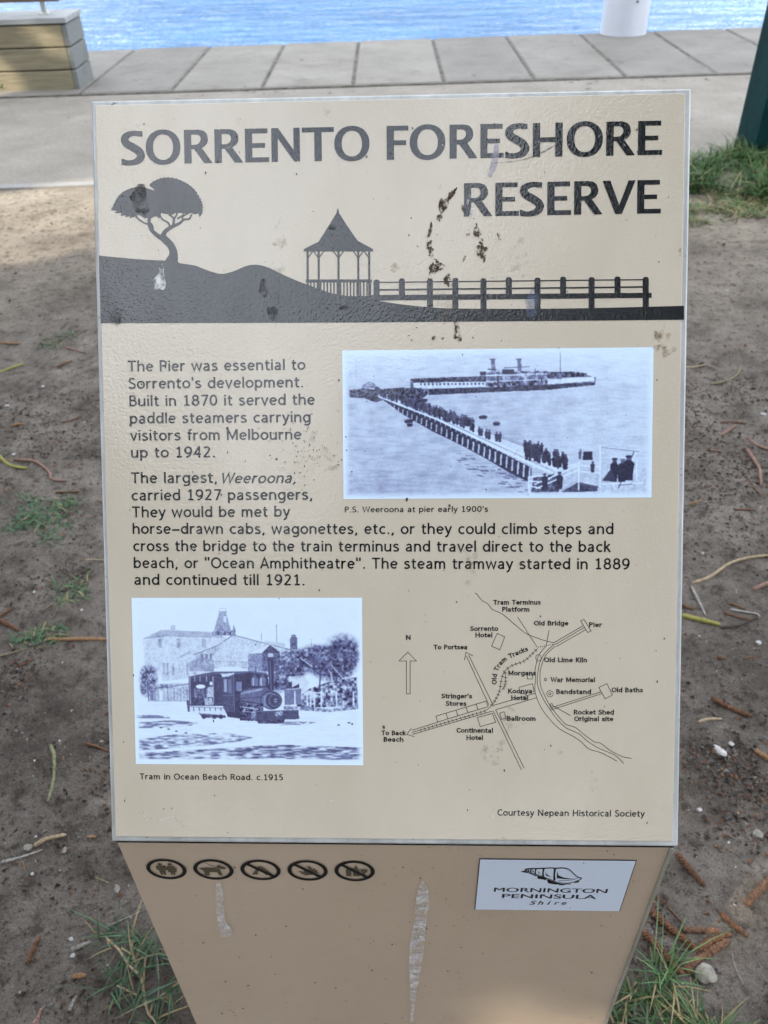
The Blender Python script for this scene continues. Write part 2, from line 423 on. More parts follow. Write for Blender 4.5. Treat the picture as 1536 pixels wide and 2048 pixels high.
def P(x, y):
    """panel metres (x right, y up, origin at the panel's top left corner) of a place measured on the photo"""
    a = MP @ (x, y, 1); return (a[0] / a[2] / 1000, -a[1] / a[2] / 1000)
def Q(x, y):
    """the same on the pedestal's front face"""
    a = MF @ (x, y, 1); return (a[0] / a[2] / 1000, -a[1] / a[2] / 1000)
FX = PX; FZ = Vector((0, 0, 1)); FN = FX.cross(FZ).normalized()     # front face: x right, y up, normal to the viewer

BASE = Vector((-0.003, 0.56, 0.0))
sign = thing('information_sign', 'tan lectern information sign on a tapering-looking pedestal, titled Sorrento Foreshore Reserve, mud splashed', 'sign', BASE)
sign['label'] = 'tan metal lectern sign with mud-splashed sloping panel, titled SORRENTO FORESHORE RESERVE'
inv = Matrix.Translation(-BASE)

class Flat:
    """collects flat printed shapes in a plane; every loop may carry holes"""
    def __init__(s, fn, z): s.V = []; s.F = []; s.fn = fn; s.z = z; s.k = 0
    def _z(s):
        s.k += 1
        return s.z + 0.000004 * (s.k % 24)
    def poly(s, loop, holes=(), mapped=True, z=None):
        z = s._z() if z is None else z
        loops = [[(s.fn(*p) if mapped else p) for p in lp] for lp in [loop, *holes]]
        vecs = [[Vector((p[0], p[1], 0)) for p in lp] for lp in loops]
        b = len(s.V)
        for lp in loops: s.V += [(p[0], p[1], z) for p in lp]
        for t in tessellate_polygon(vecs): 
            a, c, d = (s.V[b + i] for i in t)
            cr = (c[0] - a[0]) * (d[1] - a[1]) - (c[1] - a[1]) * (d[0] - a[0])
            s.F.append(tuple(b + i for i in (t if cr > 0 else t[::-1])))
    def stroke(s, pts, wd, mapped=True, closed=False):
        """pts: (x, y) or (x, y, width) in photo pixels"""
        p = [np.array(q[:2], float) for q in pts]
        ws = [(q[2] if len(q) > 2 else wd) / 2 for q in pts]
        n = len(p); z = s._z(); b = len(s.V)
        for i in range(n):
            a = p[i - 1] if (i or closed) else p[i]; c = p[(i + 1) % n] if (i < n - 1 or closed) else p[i]
            if closed or 0 < i < n - 1:
                d1 = p[i] - a; d2 = c - p[i]
                d1 = d1 / (np.linalg.norm(d1) + 1e-9); d2 = d2 / (np.linalg.norm(d2) + 1e-9)
                d = d1 + d2; d /= np.linalg.norm(d) + 1e-9
                k = 1 / max(0.5, float(np.dot(d, d1)))
            else:
                d = c - a; d = d / (np.linalg.norm(d) + 1e-9); k = 1
            nrm = np.array([-d[1], d[0]]) * ws[i] * k
            for q in (p[i] + nrm, p[i] - nrm):
                u = s.fn(*q) if mapped else q
                s.V.append((u[0], u[1], z))
        m_ = n if closed else n - 1
        for i in range(m_):
            j = (i + 1) % n
            f = (b + 2 * i, b + 2 * j, b + 2 * j + 1, b + 2 * i + 1)
            a, c, d = s.V[f[0]], s.V[f[1]], s.V[f[2]]
            cr = (c[0] - a[0]) * (d[1] - a[1]) - (c[1] - a[1]) * (d[0] - a[0])
            s.F.append(f if cr > 0 else f[::-1])
    def smooth(s, pts, wd, n=6, closed=False):
        s.stroke(catmull(pts, n, closed), wd, closed=closed)
    def ellipse(s, cx, cy, rx, ry, n=28, hole=None, mapped=True):
        lp = [(cx + rx * math.cos(2 * math.pi * k / n), cy + ry * math.sin(2 * math.pi * k / n)) for k in range(n)]
        hs = []
        if hole: hs = [[(cx + hole[0] * math.cos(2 * math.pi * k / n), cy + hole[1] * math.sin(2 * math.pi * k / n)) for k in range(n)]]
        s.poly(lp, hs, mapped)
    def rect(s, x0, y0, x1, y1): s.poly([(x0, y0), (x1, y0), (x1, y1), (x0, y1)])
    def add(s, verts, faces):
        z = s._z(); b = len(s.V); s.V += [(x, y, z) for x, y in verts]; s.F += [tuple(i + b for i in f) for f in faces]
    def build(s, name, mat, parent): return mesh_obj(name, s.V, s.F, mat, parent)

def catmull(pts, n=6, closed=False):
    p = [np.array(q, float) for q in pts]; m_ = len(p); out = []
    for i in range(m_ if closed else m_ - 1):
        a = p[(i - 1) % m_] if closed or i else p[i]; b = p[i]; c = p[(i + 1) % m_]
        d = p[(i + 2) % m_] if closed or i + 2 < m_ else p[i + 1]
        for k in range(n):
            t = k / n
            out.append(tuple(0.5 * ((2 * b) + (c - a) * t + (2 * a - 5 * b + 4 * c - d) * t * t + (3 * b - a - 3 * c + d) * t ** 3)))
    if not closed: out.append(tuple(p[-1]))
    return out

# --- lettering from the built-in font
_fc = {}
def glyphs(text, offset=0.0, shear=0.0):
    key = (text, offset, shear)
    if key in _fc: return _fc[key]
    cu = bpy.data.curves.new('lettering', 'FONT'); cu.body = text; cu.size = 1.0; cu.offset = offset; cu.resolution_u = 5
    ob = bpy.data.objects.new('lettering', cu); COL.objects.link(ob)
    dg = bpy.context.evaluated_depsgraph_get(); dg.update()
    me = ob.evaluated_get(dg).to_mesh()
    V = [(v.co.x + shear * v.co.y, v.co.y) for v in me.vertices]; F = []
    for f in me.polygons:
        t = list(f.vertices); a, b, c = (V[i] for i in t[:3])
        F.append(t if (b[0] - a[0]) * (c[1] - a[1]) - (b[1] - a[1]) * (c[0] - a[0]) > 0 else t[::-1])
    ob.to_mesh_clear(); bpy.data.objects.remove(ob); bpy.data.curves.remove(cu)
    _fc[key] = (V, F); return _fc[key]
CAP = max(v[1] for v in glyphs('H')[0])
def lettering(fl, text, x0, x1, base, cap, bold=0.0, shear=0.0, base2=None, heavy=0):
    """one line of text fitted between x0 and x1 (photo pixels) on its baseline"""
    V, F = glyphs(text, bold, shear)
    a = fl.fn(x0, base); b = fl.fn(x1, base2 if base2 is not None else base)
    xm0 = min(v[0] for v in V); xm1 = max(v[0] for v in V)
    if base2 is None: b = (b[0], (a[1] + b[1]) / 2); a = (a[0], b[1])
    sx = (b[0] - a[0]) / (xm1 - xm0); sl = (b[1] - a[1]) / (b[0] - a[0])
    c = fl.fn((x0 + x1) / 2, base - cap); d = fl.fn((x0 + x1) / 2, base)
    sy = (c[1] - d[1]) / CAP
    for k in range(heavy + 1):
        dx = (k - heavy / 2) * 0.028 * sx
        fl.add([(a[0] + dx + (v[0] - xm0) * sx, a[1] + v[1] * sy + (v[0] - xm0) * sx * sl) for v in V], F)


# --- a monoline humanist alphabet drawn as strokes (cap height 1)
def _arc(cx, cy, rx, ry, a0, a1, n=18):
    return [(cx + rx * math.cos(R(a0 + (a1 - a0) * k / n)), cy + ry * math.sin(R(a0 + (a1 - a0) * k / n))) for k in range(n + 1)]
def _c(*p): return catmull(p, 5)
def _o(cx, cy, rx, ry): return _arc(cx, cy, rx, ry, 90, 450, 26)
_stem = lambda x, a, b: [(x, a), (x, b)]
ALPHA = {
 'a': (.60, [_c((.10, .57), (.25, .655), (.40, .62), (.455, .48), (.455, .30)) + [(.455, 0)], _c((.455, .385), (.28, .37), (.13, .30), (.085, .19), (.15, .085), (.27, .06), (.39, .12), (.455, .23))]),
 'b': (.64, [_stem(.09, 1.02, 0), _o(.325, .36, .235, .295)]), 'c': (.55, [_arc(.34, .36, .255, .295, 52, 308)]), 'd': (.64, [_stem(.55, 1.02, 0), _o(.315, .36, .235, .295)]),
 'e': (.61, [[(.09, .375), (.535, .375)], _arc(.315, .36, .235, .295, 4, 318, 22)]),
 'f': (.40, [_c((.41, .955), (.32, .97), (.22, .92), (.185, .78), (.185, .6)) + [(.185, 0)], [(.03, .655), (.38, .655)]]),
 'g': (.64, [_o(.315, .36, .235, .295), [(.55, .72)] + _c((.55, .1), (.54, -.07), (.46, -.19), (.32, -.225), (.20, -.21), (.12, -.17))]),
 'h': (.63, [_stem(.09, 1.02, 0), _c((.09, .44), (.17, .60), (.31, .655), (.45, .61), (.52, .47), (.525, .3)) + [(.525, 0)]]),
 'i': (.2, [_stem(.1, .72, 0), _stem(.1, .98, .85)]), 'k': (.56, [_stem(.09, 1.02, 0), [(.09, .31), (.47, .72)], [(.22, .44), (.52, 0)]]), 'l': (.2, [_stem(.1, 1.02, 0)]),
 'm': (.95, [_stem(.09, .72, 0), _c((.09, .44), (.16, .60), (.28, .655), (.40, .60), (.45, .45), (.455, .3)) + [(.455, 0)], _c((.455, .44), (.53, .60), (.65, .655), (.77, .60), (.82, .45), (.825, .3)) + [(.825, 0)]]),
 'n': (.63, [_stem(.09, .72, 0), _c((.09, .44), (.17, .60), (.31, .655), (.45, .61), (.52, .47), (.525, .3)) + [(.525, 0)]]),
 'o': (.64, [_o(.32, .36, .255, .295)]), 'p': (.64, [_stem(.09, .72, -.27), _o(.325, .36, .235, .295)]),
 'r': (.43, [_stem(.09, .72, 0), _c((.09, .42), (.16, .58), (.27, .645), (.40, .645))]),
 's': (.52, [_c((.43, .59), (.32, .65), (.19, .645), (.10, .57), (.12, .46), (.25, .385), (.38, .315), (.44, .21), (.39, .10), (.28, .06), (.15, .07), (.06, .13))]),
 't': (.41, [[(.17, .90)] + _c((.17, .35), (.175, .19), (.21, .09), (.29, .06), (.39, .085)), [(.02, .655), (.39, .655)]]),
 'u': (.63, [[(.085, .72)] + _c((.085, .35), (.09, .22), (.15, .10), (.28, .06), (.43, .12), (.525, .27)), _stem(.525, .72, 0)]),
 'v': (.56, [[(.04, .72), (.28, .03), (.52, .72)]]), 'w': (.87, [[(.04, .72), (.225, .04), (.43, .66), (.635, .04), (.82, .72)]]),
 'y': (.56, [[(.04, .72), (.285, .06)], [(.52, .72), (.27, .0)] + _c((.27, .0), (.20, -.16), (.12, -.22), (.03, -.215))[1:]]),
 'A': (.70, [[(.03, 0), (.34, .98), (.66, 0)], [(.14, .31), (.55, .31)]]),
 'B': (.65, [_stem(.10, 1, 0), [(.10, .935)] + _c((.30, .935), (.45, .88), (.49, .73), (.43, .59), (.30, .535)) + [(.10, .535)], [(.30, .535)] + _c((.30, .535), (.48, .48), (.56, .31), (.52, .15), (.40, .075), (.25, .065)) + [(.10, .065)]]),
 'C': (.72, [_arc(.44, .5, .36, .44, 48, 312, 24)]), 'H': (.80, [_stem(.10, 1, 0), _stem(.69, 1, 0), [(.10, .52), (.69, .52)]]),
 'K': (.68, [_stem(.10, 1, 0), [(.10, .40), (.58, 1)], [(.25, .58), (.64, 0)]]), 'L': (.55, [[(.10, 1), (.10, .065), (.52, .065)]]),
 'M': (.93, [_stem(.10, 1, 0), [(.11, .98), (.46, .16), (.81, .98)], _stem(.82, 1, 0)]), 'N': (.80, [_stem(.10, 1, 0), [(.11, .96), (.68, .04)], _stem(.69, 1, 0)]),
 'O': (.84, [_o(.42, .5, .36, .445)]), 'P': (.62, [_stem(.10, 1, 0), [(.10, .935)] + _c((.32, .935), (.48, .88), (.53, .71), (.47, .55), (.32, .485)) + [(.10, .485)]]),
 'R': (.68, [_stem(.10, 1, 0), [(.10, .935)] + _c((.32, .935), (.48, .88), (.53, .71), (.47, .56), (.32, .495)) + [(.10, .495)], [(.30, .495), (.62, 0)]]),
 'S': (.62, [_c((.52, .865), (.41, .935), (.27, .94), (.14, .86), (.11, .71), (.20, .585), (.36, .50), (.50, .40), (.545, .25), (.47, .11), (.31, .06), (.16, .08), (.06, .155))]),
 'T': (.70, [[(.02, .935), (.67, .935)], _stem(.345, .935, 0)]), 'W': (1.03, [[(.03, 1), (.26, .05), (.515, .94), (.77, .05), (1.0, 1)]]),
 '0': (.66, [_o(.33, .5, .245, .44)]), '1': (.62, [[(.13, .79), (.33, .94)], _stem(.33, 1, 0), [(.12, .065), (.54, .065)]]),
 '2': (.64, [_c((.10, .82), (.22, .93), (.38, .925), (.49, .80), (.46, .62), (.33, .40), (.10, .085)) + [(.10, .065), (.55, .065)]]),
 '4': (.66, [_stem(.45, 1, 0), [(.43, .97), (.07, .30), (.60, .30)]]), '5': (.64, [[(.53, .935), (.155, .935), (.135, .53)], _c((.125, .545), (.31, .57), (.46, .48), (.51, .30), (.43, .13), (.27, .06), (.09, .09))]),
 '7': (.62, [[(.06, .935), (.55, .935), (.22, 0)]]), '8': (.66, [_o(.33, .735, .195, .205), _o(.33, .29, .24, .235)]),
 '9': (.66, [_o(.32, .655, .235, .285), _c((.555, .655), (.545, .42), (.45, .20), (.31, .09), (.15, .055))]),
 '.': (.26, [_stem(.13, .14, 0)]), ',': (.28, [[(.15, .13), (.14, .0), (.07, -.14)]]), "'": (.2, [_stem(.1, 1.02, .70)]), '"': (.46, [_stem(.10, 1.02, .70), _stem(.34, 1.02, .70)]), '\u2013': (.66, [[(.02, .36), (.64, .36)]]), ' ': (.34, []),
}
def ribbon(pts, th, rnd):
    p = [np.array(q, float) for q in pts]; q = [p[0]]
    for a in p[1:]:
        if np.linalg.norm(a - q[-1]) > 1e-4: q.append(a)
    p = q; n = len(p); V = []; closed = np.linalg.norm(p[0] - p[-1]) < 1e-3
    for i in range(n):
        a = p[i - 1] if i else (p[-2] if closed else p[0]); c = p[i + 1] if i < n - 1 else (p[1] if closed else p[-1])
        d1 = p[i] - a; d2 = c - p[i]
        d1 = d1 / np.linalg.norm(d1) if np.linalg.norm(d1) > 1e-9 else d2 / np.linalg.norm(d2); d2 = d2 / np.linalg.norm(d2) if np.linalg.norm(d2) > 1e-9 else d1
        d = d1 + d2; d = d / (np.linalg.norm(d) + 1e-9); k = 1 / max(.45, float(np.dot(d, d1)))
        nn = np.array([-d[1], d[0]]) * th / 2 * k
        V += [p[i] + nn, p[i] - nn]
    F = [(2 * i, 2 * i + 1, 2 * i + 3, 2 * i + 2) for i in range(n - 1)]
    out = [(V, F)]
    if rnd and not closed:
        for e in (p[0], p[-1]):
            out.append(([e + th / 2 * np.array([math.cos(2 * math.pi * k / 12), math.sin(2 * math.pi * k / 12)]) for k in range(12)], [tuple(range(12))]))
    return out
def word_shapes(text, th, rnd=False, gap=.085):
    """[(verts, faces)] of a line of text and its width"""
    x = 0; out = []
    for ch in text:
        adv, st = ALPHA[ch]
        for q in st:
            for V, F in ribbon(q, th, rnd): out.append(([(v[0] + x, v[1]) for v in V], F))
        x += adv + gap
    return out
def written(fl, text, x0, x1, base, cap, th=.125, shear=0.0, base2=None, rnd=False, gap=.085):
    if not rnd: th *= 1.12
    sh = word_shapes(text, th, rnd, gap)
    sh = [([(v[0] + shear * v[1], v[1]) for v in V], F) for V, F in sh]
    lo = min(v[0] for V, F in sh for v in V); hi = max(v[0] for V, F in sh for v in V)
    a = fl.fn(x0, base); b = fl.fn(x1, base2 if base2 is not None else base)
    if base2 is None: m_ = (a[1] + b[1]) / 2; a = (a[0], m_); b = (b[0], m_)
    sx = (b[0] - a[0]) / (hi - lo); sl = (b[1] - a[1]) / (b[0] - a[0])
    sy = fl.fn((x0 + x1) / 2, base - cap)[1] - fl.fn((x0 + x1) / 2, base)[1]
    for V, F in sh:
        P2 = [(a[0] + (v[0] - lo) * sx, a[1] + v[1] * sy + (v[0] - lo) * sx * sl) for v in V]; F2 = []
        for f in F:
            q, r, t = (P2[i] for i in f[:3]); F2.append(f if (r[0] - q[0]) * (t[1] - q[1]) - (r[1] - q[1]) * (t[0] - q[0]) > 0 else f[::-1])
        fl.add(P2, F2)

# --- pedestal and tray (sign-local, metres)
def Wv(u, y, z):  # u across the sign from its left side, y depth behind the front face, z up
    p = PC[3] + PX * u; n = Vector((-PX.y, PX.x, 0))
    p = Vector((p.x, p.y, 0)) + n * y
    return Vector((p.x, p.y, z))
top_d = (PC[0] - PC[3]); top_d = Vector((top_d.x, top_d.y, 0)).length
prof = [(0.003, 0.0), (0.003, 0.8199 - 0.0035), (top_d - 0.004, 1.3447 - 0.0095), (top_d - 0.004, 0.0)]
V = [Wv(u, y, z) - BASE for u in (0.002, PW - 0.002) for (y, z) in prof]
F = [(0, 1, 2, 3), (7, 6, 5, 4)] + [(k, 4 + k, 4 + (k + 1) % 4, (k + 1) % 4) for k in range(4)]
import bmesh
bm = bmesh.new()
bv = [bm.verts.new(p) for p in V]
for f in F: bm.faces.new([bv[i] for i in f])
bmesh.ops.recalc_face_normals(bm, faces=bm.faces)
bmesh.ops.bevel(bm, geom=list(bm.edges), offset=0.002, segments=2, profile=0.5, affect='EDGES')
me = bpy.data.meshes.new('pedestal'); bm.to_mesh(me); bm.free(); me.materials.append(M_powder)
ped = bpy.data.objects.new('pedestal', me); COL.objects.link(ped); ped.parent = sign

panel_m = inv @ frame(PC[0], PX, PU, PN)
# tray: worn grey metal edge all round the sheet
v, f = box((0, PW, -PH, 0, -0.010, 0.0), 0.0016)
tray = mesh_obj('edge_frame', v, f, M_rim, sign, matrix=panel_m)
# the printed sheet
sh = [P(192, 207), P(1372, 192), P(1343.5, 1680), P(231, 1674)]
x0s = (sh[0][0] + sh[3][0]) / 2; x1s = (sh[1][0] + sh[2][0]) / 2; y1s = (sh[0][1] + sh[1][1]) / 2; y0s = (sh[2][1] + sh[3][1]) / 2
v, f = box((x0s, x1s, y0s, y1s, -0.002, 0.0010), 0.0004)
panel = mesh_obj('panel', v, f, M_sheet, sign, matrix=panel_m)
panel['label'] = 'glossy tan printed panel'
Z0 = 0.0012

# title, drawn letter by letter
def gl_E(w_=0.72): return [[(0, 0), (w_, 0), (w_, .14), (.215, .14), (.215, .43), (.60, .43), (.60, .565), (.215, .565), (.215, .86), (.68, .86), (.68, 1), (0, 1)]]
def gl_F(): return [[(0, 0), (.215, 0), (.215, .43), (.575, .43), (.575, .57), (.215, .57), (.215, .86), (.645, .86), (.645, 1), (0, 1)]]
def gl_H(): return [[(0, 0), (.215, 0), (.215, .435), (.665, .435), (.665, 0), (.88, 0), (.88, 1), (.665, 1), (.665, .575), (.215, .575), (.215, 1), (0, 1)]]
def gl_N(): return [[(0, 0), (.19, 0), (.19, .70), (.69, 0), (.86, 0), (.86, 1), (.67, 1), (.67, .34), (.205, 1), (0, 1)]]
def gl_T(): return [[(.375, 0), (.595, 0), (.595, .86), (.965, .86), (.965, 1), (0, 1), (0, .86), (.375, .86)]]
def gl_V(): return [[(.385, 0), (.575, 0), (.965, 1), (.765, 1), (.495, .27), (.225, 1), (0, 1)]]
def ell(cx, cy, rx, ry, n=40, p=2.15):
    o = []
    for k in range(n):
        a = 2 * math.pi * k / n; c_, s_ = math.cos(a), math.sin(a)
        o.append((cx + rx * math.copysign(abs(c_) ** (2 / p), c_), cy + ry * math.copysign(abs(s_) ** (2 / p), s_)))
    return o
def gl_O(): return [ell(.525, .5, .525, .525), ell(.525, .5, .305, .385)]
def gl_R():
    out = [(0, 0), (.215, 0), (.215, .42), (.30, .42), (.60, 0), (.85, 0), (.53, .455)] + \
          catmull([(.53, .455), (.64, .53), (.705, .63), (.715, .745), (.68, .87), (.59, .96), (.44, 1.0)], 4)[1:] + [(0, 1)]
    ctr = [(.215, .86), (.36, .86)] + catmull([(.36, .86), (.455, .83), (.50, .74), (.475, .635), (.39, .565), (.29, .55)], 4)[1:] + [(.215, .55)]
    return [out, ctr]
def gl_S():
    k = 1 / 184.0
    c_ = [(116, 84 + 12, 30), (92, 92, 28), (62, 97, 32), (42, 112, 39), (38, 132, 40), (52, 152, 42), (80, 169, 43), (108, 190, 43), (121, 214, 41), (108, 240, 38), (78, 253, 30), (46, 254, 28), (19, 247, 34)]
    c_ = [((x - 14) * k, (263 - y_) * k, wd * k) for x, y_, wd in c_]
    p = catmull(c_, 5); l = []; r = []
    for i in range(len(p)):
        a = np.array(p[max(0, i - 1)][:2]); b = np.array(p[min(len(p) - 1, i + 1)][:2]); d = b - a; d /= np.linalg.norm(d)
        n_ = np.array([-d[1], d[0]]) * p[i][2] / 2; q = np.array(p[i][:2])
        l.append(q + n_); r.append(q - n_)
    # vertical cuts at both ends
    l[0] = np.array([.635, l[0][1]]); r[0] = np.array([.635, r[0][1]])
    l[-1] = np.array([.022, l[-1][1]]); r[-1] = np.array([.022, r[-1][1]])
    return [[tuple(q) for q in l] + [tuple(q) for q in r[::-1]]]
GL = dict(S=gl_S, O=gl_O, R=gl_R, E=gl_E, N=gl_N, T=gl_T, F=gl_F, H=gl_H, V=gl_V)
title = Flat(P, Z0)
def title_line(letters, ya, xa, yb, xb, top_a, top_b):
    """letters: (glyph, x0, x1); baseline runs from (xa, ya) to (xb, yb)"""
    base = (P(xa, ya)[1] + P(xb, yb)[1]) / 2
    capm = (P(xa, top_a)[1] + P(xb, top_b)[1]) / 2 - base
    for ch, x0, x1 in letters:
        loops = GL[ch]()
        xm = (x0 + x1) / 2; ym = ya + (yb - ya) * (xm - xa) / (xb - xa) - 33
        a = P(x0, ym)[0]; b = P(x1, ym)[0]
        lo = min(p[0] for p in loops[0]); hi = max(p[0] for p in loops[0])
        pts = [[(a + (p[0] - lo) / (hi - lo) * (b - a), base + p[1] * capm) for p in lp] for lp in loops]
        title.poly(pts[0], pts[1:], mapped=False)
title_line([('S', 245.1, 292.9), ('O', 294.7, 364.3), ('R', 372, 428.5), ('R', 432.9, 489.7), ('E', 494.1, 541.9), ('N', 547, 603.8), ('T', 608.2, 672), ('O', 672.7, 743.1),
            ('F', 777.6, 821), ('O', 823.6, 894.6), ('R', 903, 958.8), ('E', 964.5, 1011), ('S', 1013.6, 1062), ('H', 1069, 1128), ('O', 1136.3, 1208), ('R', 1214.9, 1272.3), ('E', 1278, 1326)],
           326.5, 250, 314, 1320, 259.5, 246.2)
title_line([('R', 931.6, 987.9), ('E', 994, 1041), ('S', 1042.7, 1091), ('E', 1097.4, 1145), ('R', 1150.7, 1207.3), ('V', 1207, 1272.3), ('E', 1276, 1323.3)], 432.5, 932, 429.4, 1320, 366, 363)
title.build('title_lettering', M_ink, panel)

# landscape picture: hill, tree, rotunda, pier
em = Flat(P, Z0)
def a3(p): return (180 + p[0] / 2.477, 320 + p[1] / 2.477) + tuple(q / 2.477 for q in p[2:])
def a4(p): return (700 + p[0] / 2.194, 320 + p[1] / 2.194) + tuple(q / 2.194 for q in p[2:])
top = [a3(p) for p in catmull([(50, 474), (180, 487), (300, 496), (380, 500), (470, 515), (530, 525), (600, 552), (660, 565), (720, 552), (780, 527), (830, 520), (890, 533), (950, 562), (1030, 598), (1110, 628), (1200, 660), (1280, 674), (1345, 676)], 5)]
top += [a4(p) for p in [(100, 597), (118, 600), (137, 620)]] + [a4(p) for p in catmull([(137, 620), (220, 633), (300, 642), (390, 650), (480, 653), (760, 654), (1060, 651), (1466, 641)], 4)[1:]]
bot = [a4((1466, 702)), (1050, 642.8), (700, 645.5), (400, 646.5), a3((58, 810))]
em.poly(top + bot)
def tree_strokes(ls):
    for l in ls: em.stroke([a3(p) for p in catmull(l, 5)], 1)
tree_strokes([[(412, 520, 92), (414, 500, 62), (420, 478, 46), (419, 450, 38), (404, 420, 36), (382, 398, 36), (364, 380, 34)],
              [(372, 395, 24), (330, 366, 20), (306, 335, 18), (300, 300, 15), (303, 270, 16)],
              [(345, 378, 12), (322, 352, 9), (318, 330, 8), (308, 312, 7)],
              [(306, 322, 9), (268, 308, 8), (240, 285, 8), (228, 268, 6)],
              [(366, 385, 26), (380, 355, 20), (412, 332, 18), (448, 316, 13), (474, 296, 10), (500, 292, 8), (512, 270, 8)],
              [(405, 334, 10), (395, 312, 8), (366, 294, 7), (354, 272, 7)],
              [(418, 328, 12), (424, 300, 11), (418, 284, 9), (398, 270, 8)],
              [(424, 292, 9), (436, 274, 8), (440, 260, 8)], [(440, 292, 8), (466, 276, 7), (470, 262, 6)], [(470, 300, 8), (466, 284, 7), (484, 270, 7), (500, 262, 6)]])
crown = catmull([(112, 248), (130, 212), (150, 178), (182, 152), (226, 136), (268, 134), (305, 146), (328, 152), (318, 140), (303, 124), (336, 100), (382, 88), (432, 93), (480, 112), (520, 142), (548, 182), (563, 218), (565, 245)], 5)
tooth = []
for i, p in enumerate(crown):
    q = np.array(p); d = q - np.array((340, 240)); d /= np.linalg.norm(d)
    tang = np.array([-d[1], d[0]])
    side = -1 if p[0] < 300 else 1
    tooth.append(tuple(q))
    if i % 2 == 0: tooth.append(tuple(q + d * 7 + np.array([side * 2.0, 7.0]) * (0.4 if abs(d[1]) > .8 else 1)))
lower = [(566, 262), (552, 284), (546, 264), (524, 270), (512, 262), (480, 268), (470, 262), (432, 262), (418, 270), (396, 268), (372, 266), (360, 262), (352, 290), (336, 278), (322, 282), (308, 292), (296, 284), (278, 290), (262, 278), (246, 272), (224, 282), (204, 288), (206, 278), (182, 284), (186, 274), (158, 276), (164, 264), (130, 262), (142, 252)]
em.poly([a3(p) for p in tooth + lower])
em.poly([a3(p) for p in [(1235, 243), (1240, 243), (1243, 264), (1285, 330), (1335, 402), (1411, 443), (1411, 454), (1068, 454), (1068, 443), (1142, 406), (1190, 330), (1231, 264)]])
for x in (1087, 1142, 1240, 1338, 1392): em.poly([a3(p) for p in [(x - 5, 454), (x + 5, 454), (x + 5, 676), (x - 5, 676)]])
for x, sd_ in ((1087, (1,)), (1142, (-1, 1)), (1240, (-1, 1)), (1338, (-1, 1)), (1392, (-1,))):
    for s_ in sd_: em.stroke([a3((x, 488)), a3((x + s_ * 26, 452))], 5 / 2.477)
em.poly([a3(p) for p in [(1078, 593), (1405, 593), (1405, 607), (1078, 607)]])
for k in range(20):
    x = 1086 + k * 16.4
    em.poly([a3(p) for p in [(x - 3.5, 607), (x + 3.5, 607), (x + 3.5, 678), (x - 3.5, 678)]])
for x, y0_, y1_ in ((124, 525, 640), (235, 520, 610), (358, 522, 650), (469, 518, 656), (592, 520, 656), (703, 515, 605), (828, 517, 656), (940, 513, 605), (1064, 515, 654), (1177, 512, 597), (1300, 514, 650)):
    em.poly([a4(p) for p in [(x - 13, y1_), (x - 13, y0_ + 9), (x - 9, y0_ + 2), (x, y0_), (x + 9, y0_ + 2), (x + 13, y0_ + 9), (x + 13, y1_)]])
em.poly([a4(p) for p in [(110, 536), (1300, 524), (1300, 529), (110, 541)]])
em.poly([a4(p) for p in [(110, 568), (1300, 555), (1300, 562), (110, 575)]])
em.poly([a4(p) for p in [(90, 594), (1325, 584), (1325, 606), (90, 618)]])
em.build('landscape_emblem', M_ink, panel)

# paragraphs
bt = Flat(P, Z0)
BODY = [("The Pier was essential to", 258, 614, 742), ("Sorrento's development.", 259, 609, 776.8), ("Built in \u00311870 it served the".replace('\u0031', '', 1), 261, 633, 811.7), ("paddle steamers carrying", 262, 624, 846.5),
        ("visitors from Melbourne", 262, 606, 881), ("up to 1942.", 264, 432, 916), ("The largest,", 264, 436, 967), ("carried 1927 passengers,", 265, 627, 1001), ("They would be met by", 266, 583, 1035)]
for t_, xa, xb, yb in BODY: written(bt, t_, xa, xb, yb, 22.0)
written(bt, "Weeroona,", 447, 594, 967, 21.5, .12, .2)
for t_, xa, xb, yb, yc in [("horse\u2013drawn cabs, wagonettes, etc., or they could climb steps and", 267, 1227, 1069, 1067), ("cross the bridge to the train terminus and travel direct to the back", 268, 1222, 1103.5, 1102.5),
                       ('beach, or "Ocean Amphitheatre". The steam tramway started in 1889', 269, 1259, 1137.5, 1137), ("and continued till 1921.", 270, 611, 1171, 1171)]:
    written(bt, t_, xa, xb, yb, 22.0, base2=yc)
bt.build('body_lettering', M_ink, panel)
cp = Flat(P, Z0)
written(cp, "P.S. Weeroona at pier early 1900's", 692, 978, 1024, 11.6, .13)
cp.build('caption_lettering', M_ink, panel)
cp = Flat(P, Z0)
written(cp, "Tram in Ocean Beach Road. c.1915", 280, 567, 1560.6, 11.8, .13)
cp.build('caption_lettering', M_ink, panel)
cp = Flat(P, Z0)
written(cp, "Courtesy Nepean Historical Society", 995, 1288, 1629, 12.6, .13)
cp.build('credit_lettering', M_ink, panel)

# street map
def a7(p): return (740 + p[0] / 2.56, 1170 + p[1] / 2.56)
mp_ = Flat(lambda x, y: P(*a7((x, y))), Z0)
LW = 2.6
def ln(*pts, sm=False, wd=LW): mp_.stroke(catmull(pts, 5) if sm else pts, wd)
def quad(*pts): mp_.stroke(pts, LW, closed=True)
ln((540, 39), (552, 45), (575, 75), (605, 92), (630, 122), (680, 145), (740, 195), (800, 243), (880, 275), (944, 292), sm=True)
ln((758, 160), (858, 314)); ln((918, 226), (904, 306))
quad((654, 244), (693, 262), (667, 328), (625, 309))
quad((1079, 179), (1096, 171), (1132, 230), (1115, 238))
for a, b in (((944, 290), (1092, 203)), ((950, 300), (1098, 212)), ((954, 311), (1104, 224))): ln(a, b)
mp_.poly([(197, 342), (242, 387), (152, 387)], [[(197, 347), (164, 383), (232, 383)]]) if False else quad((197, 342), (242, 387), (209, 387), (209, 555), (190, 555), (190, 387), (152, 387))
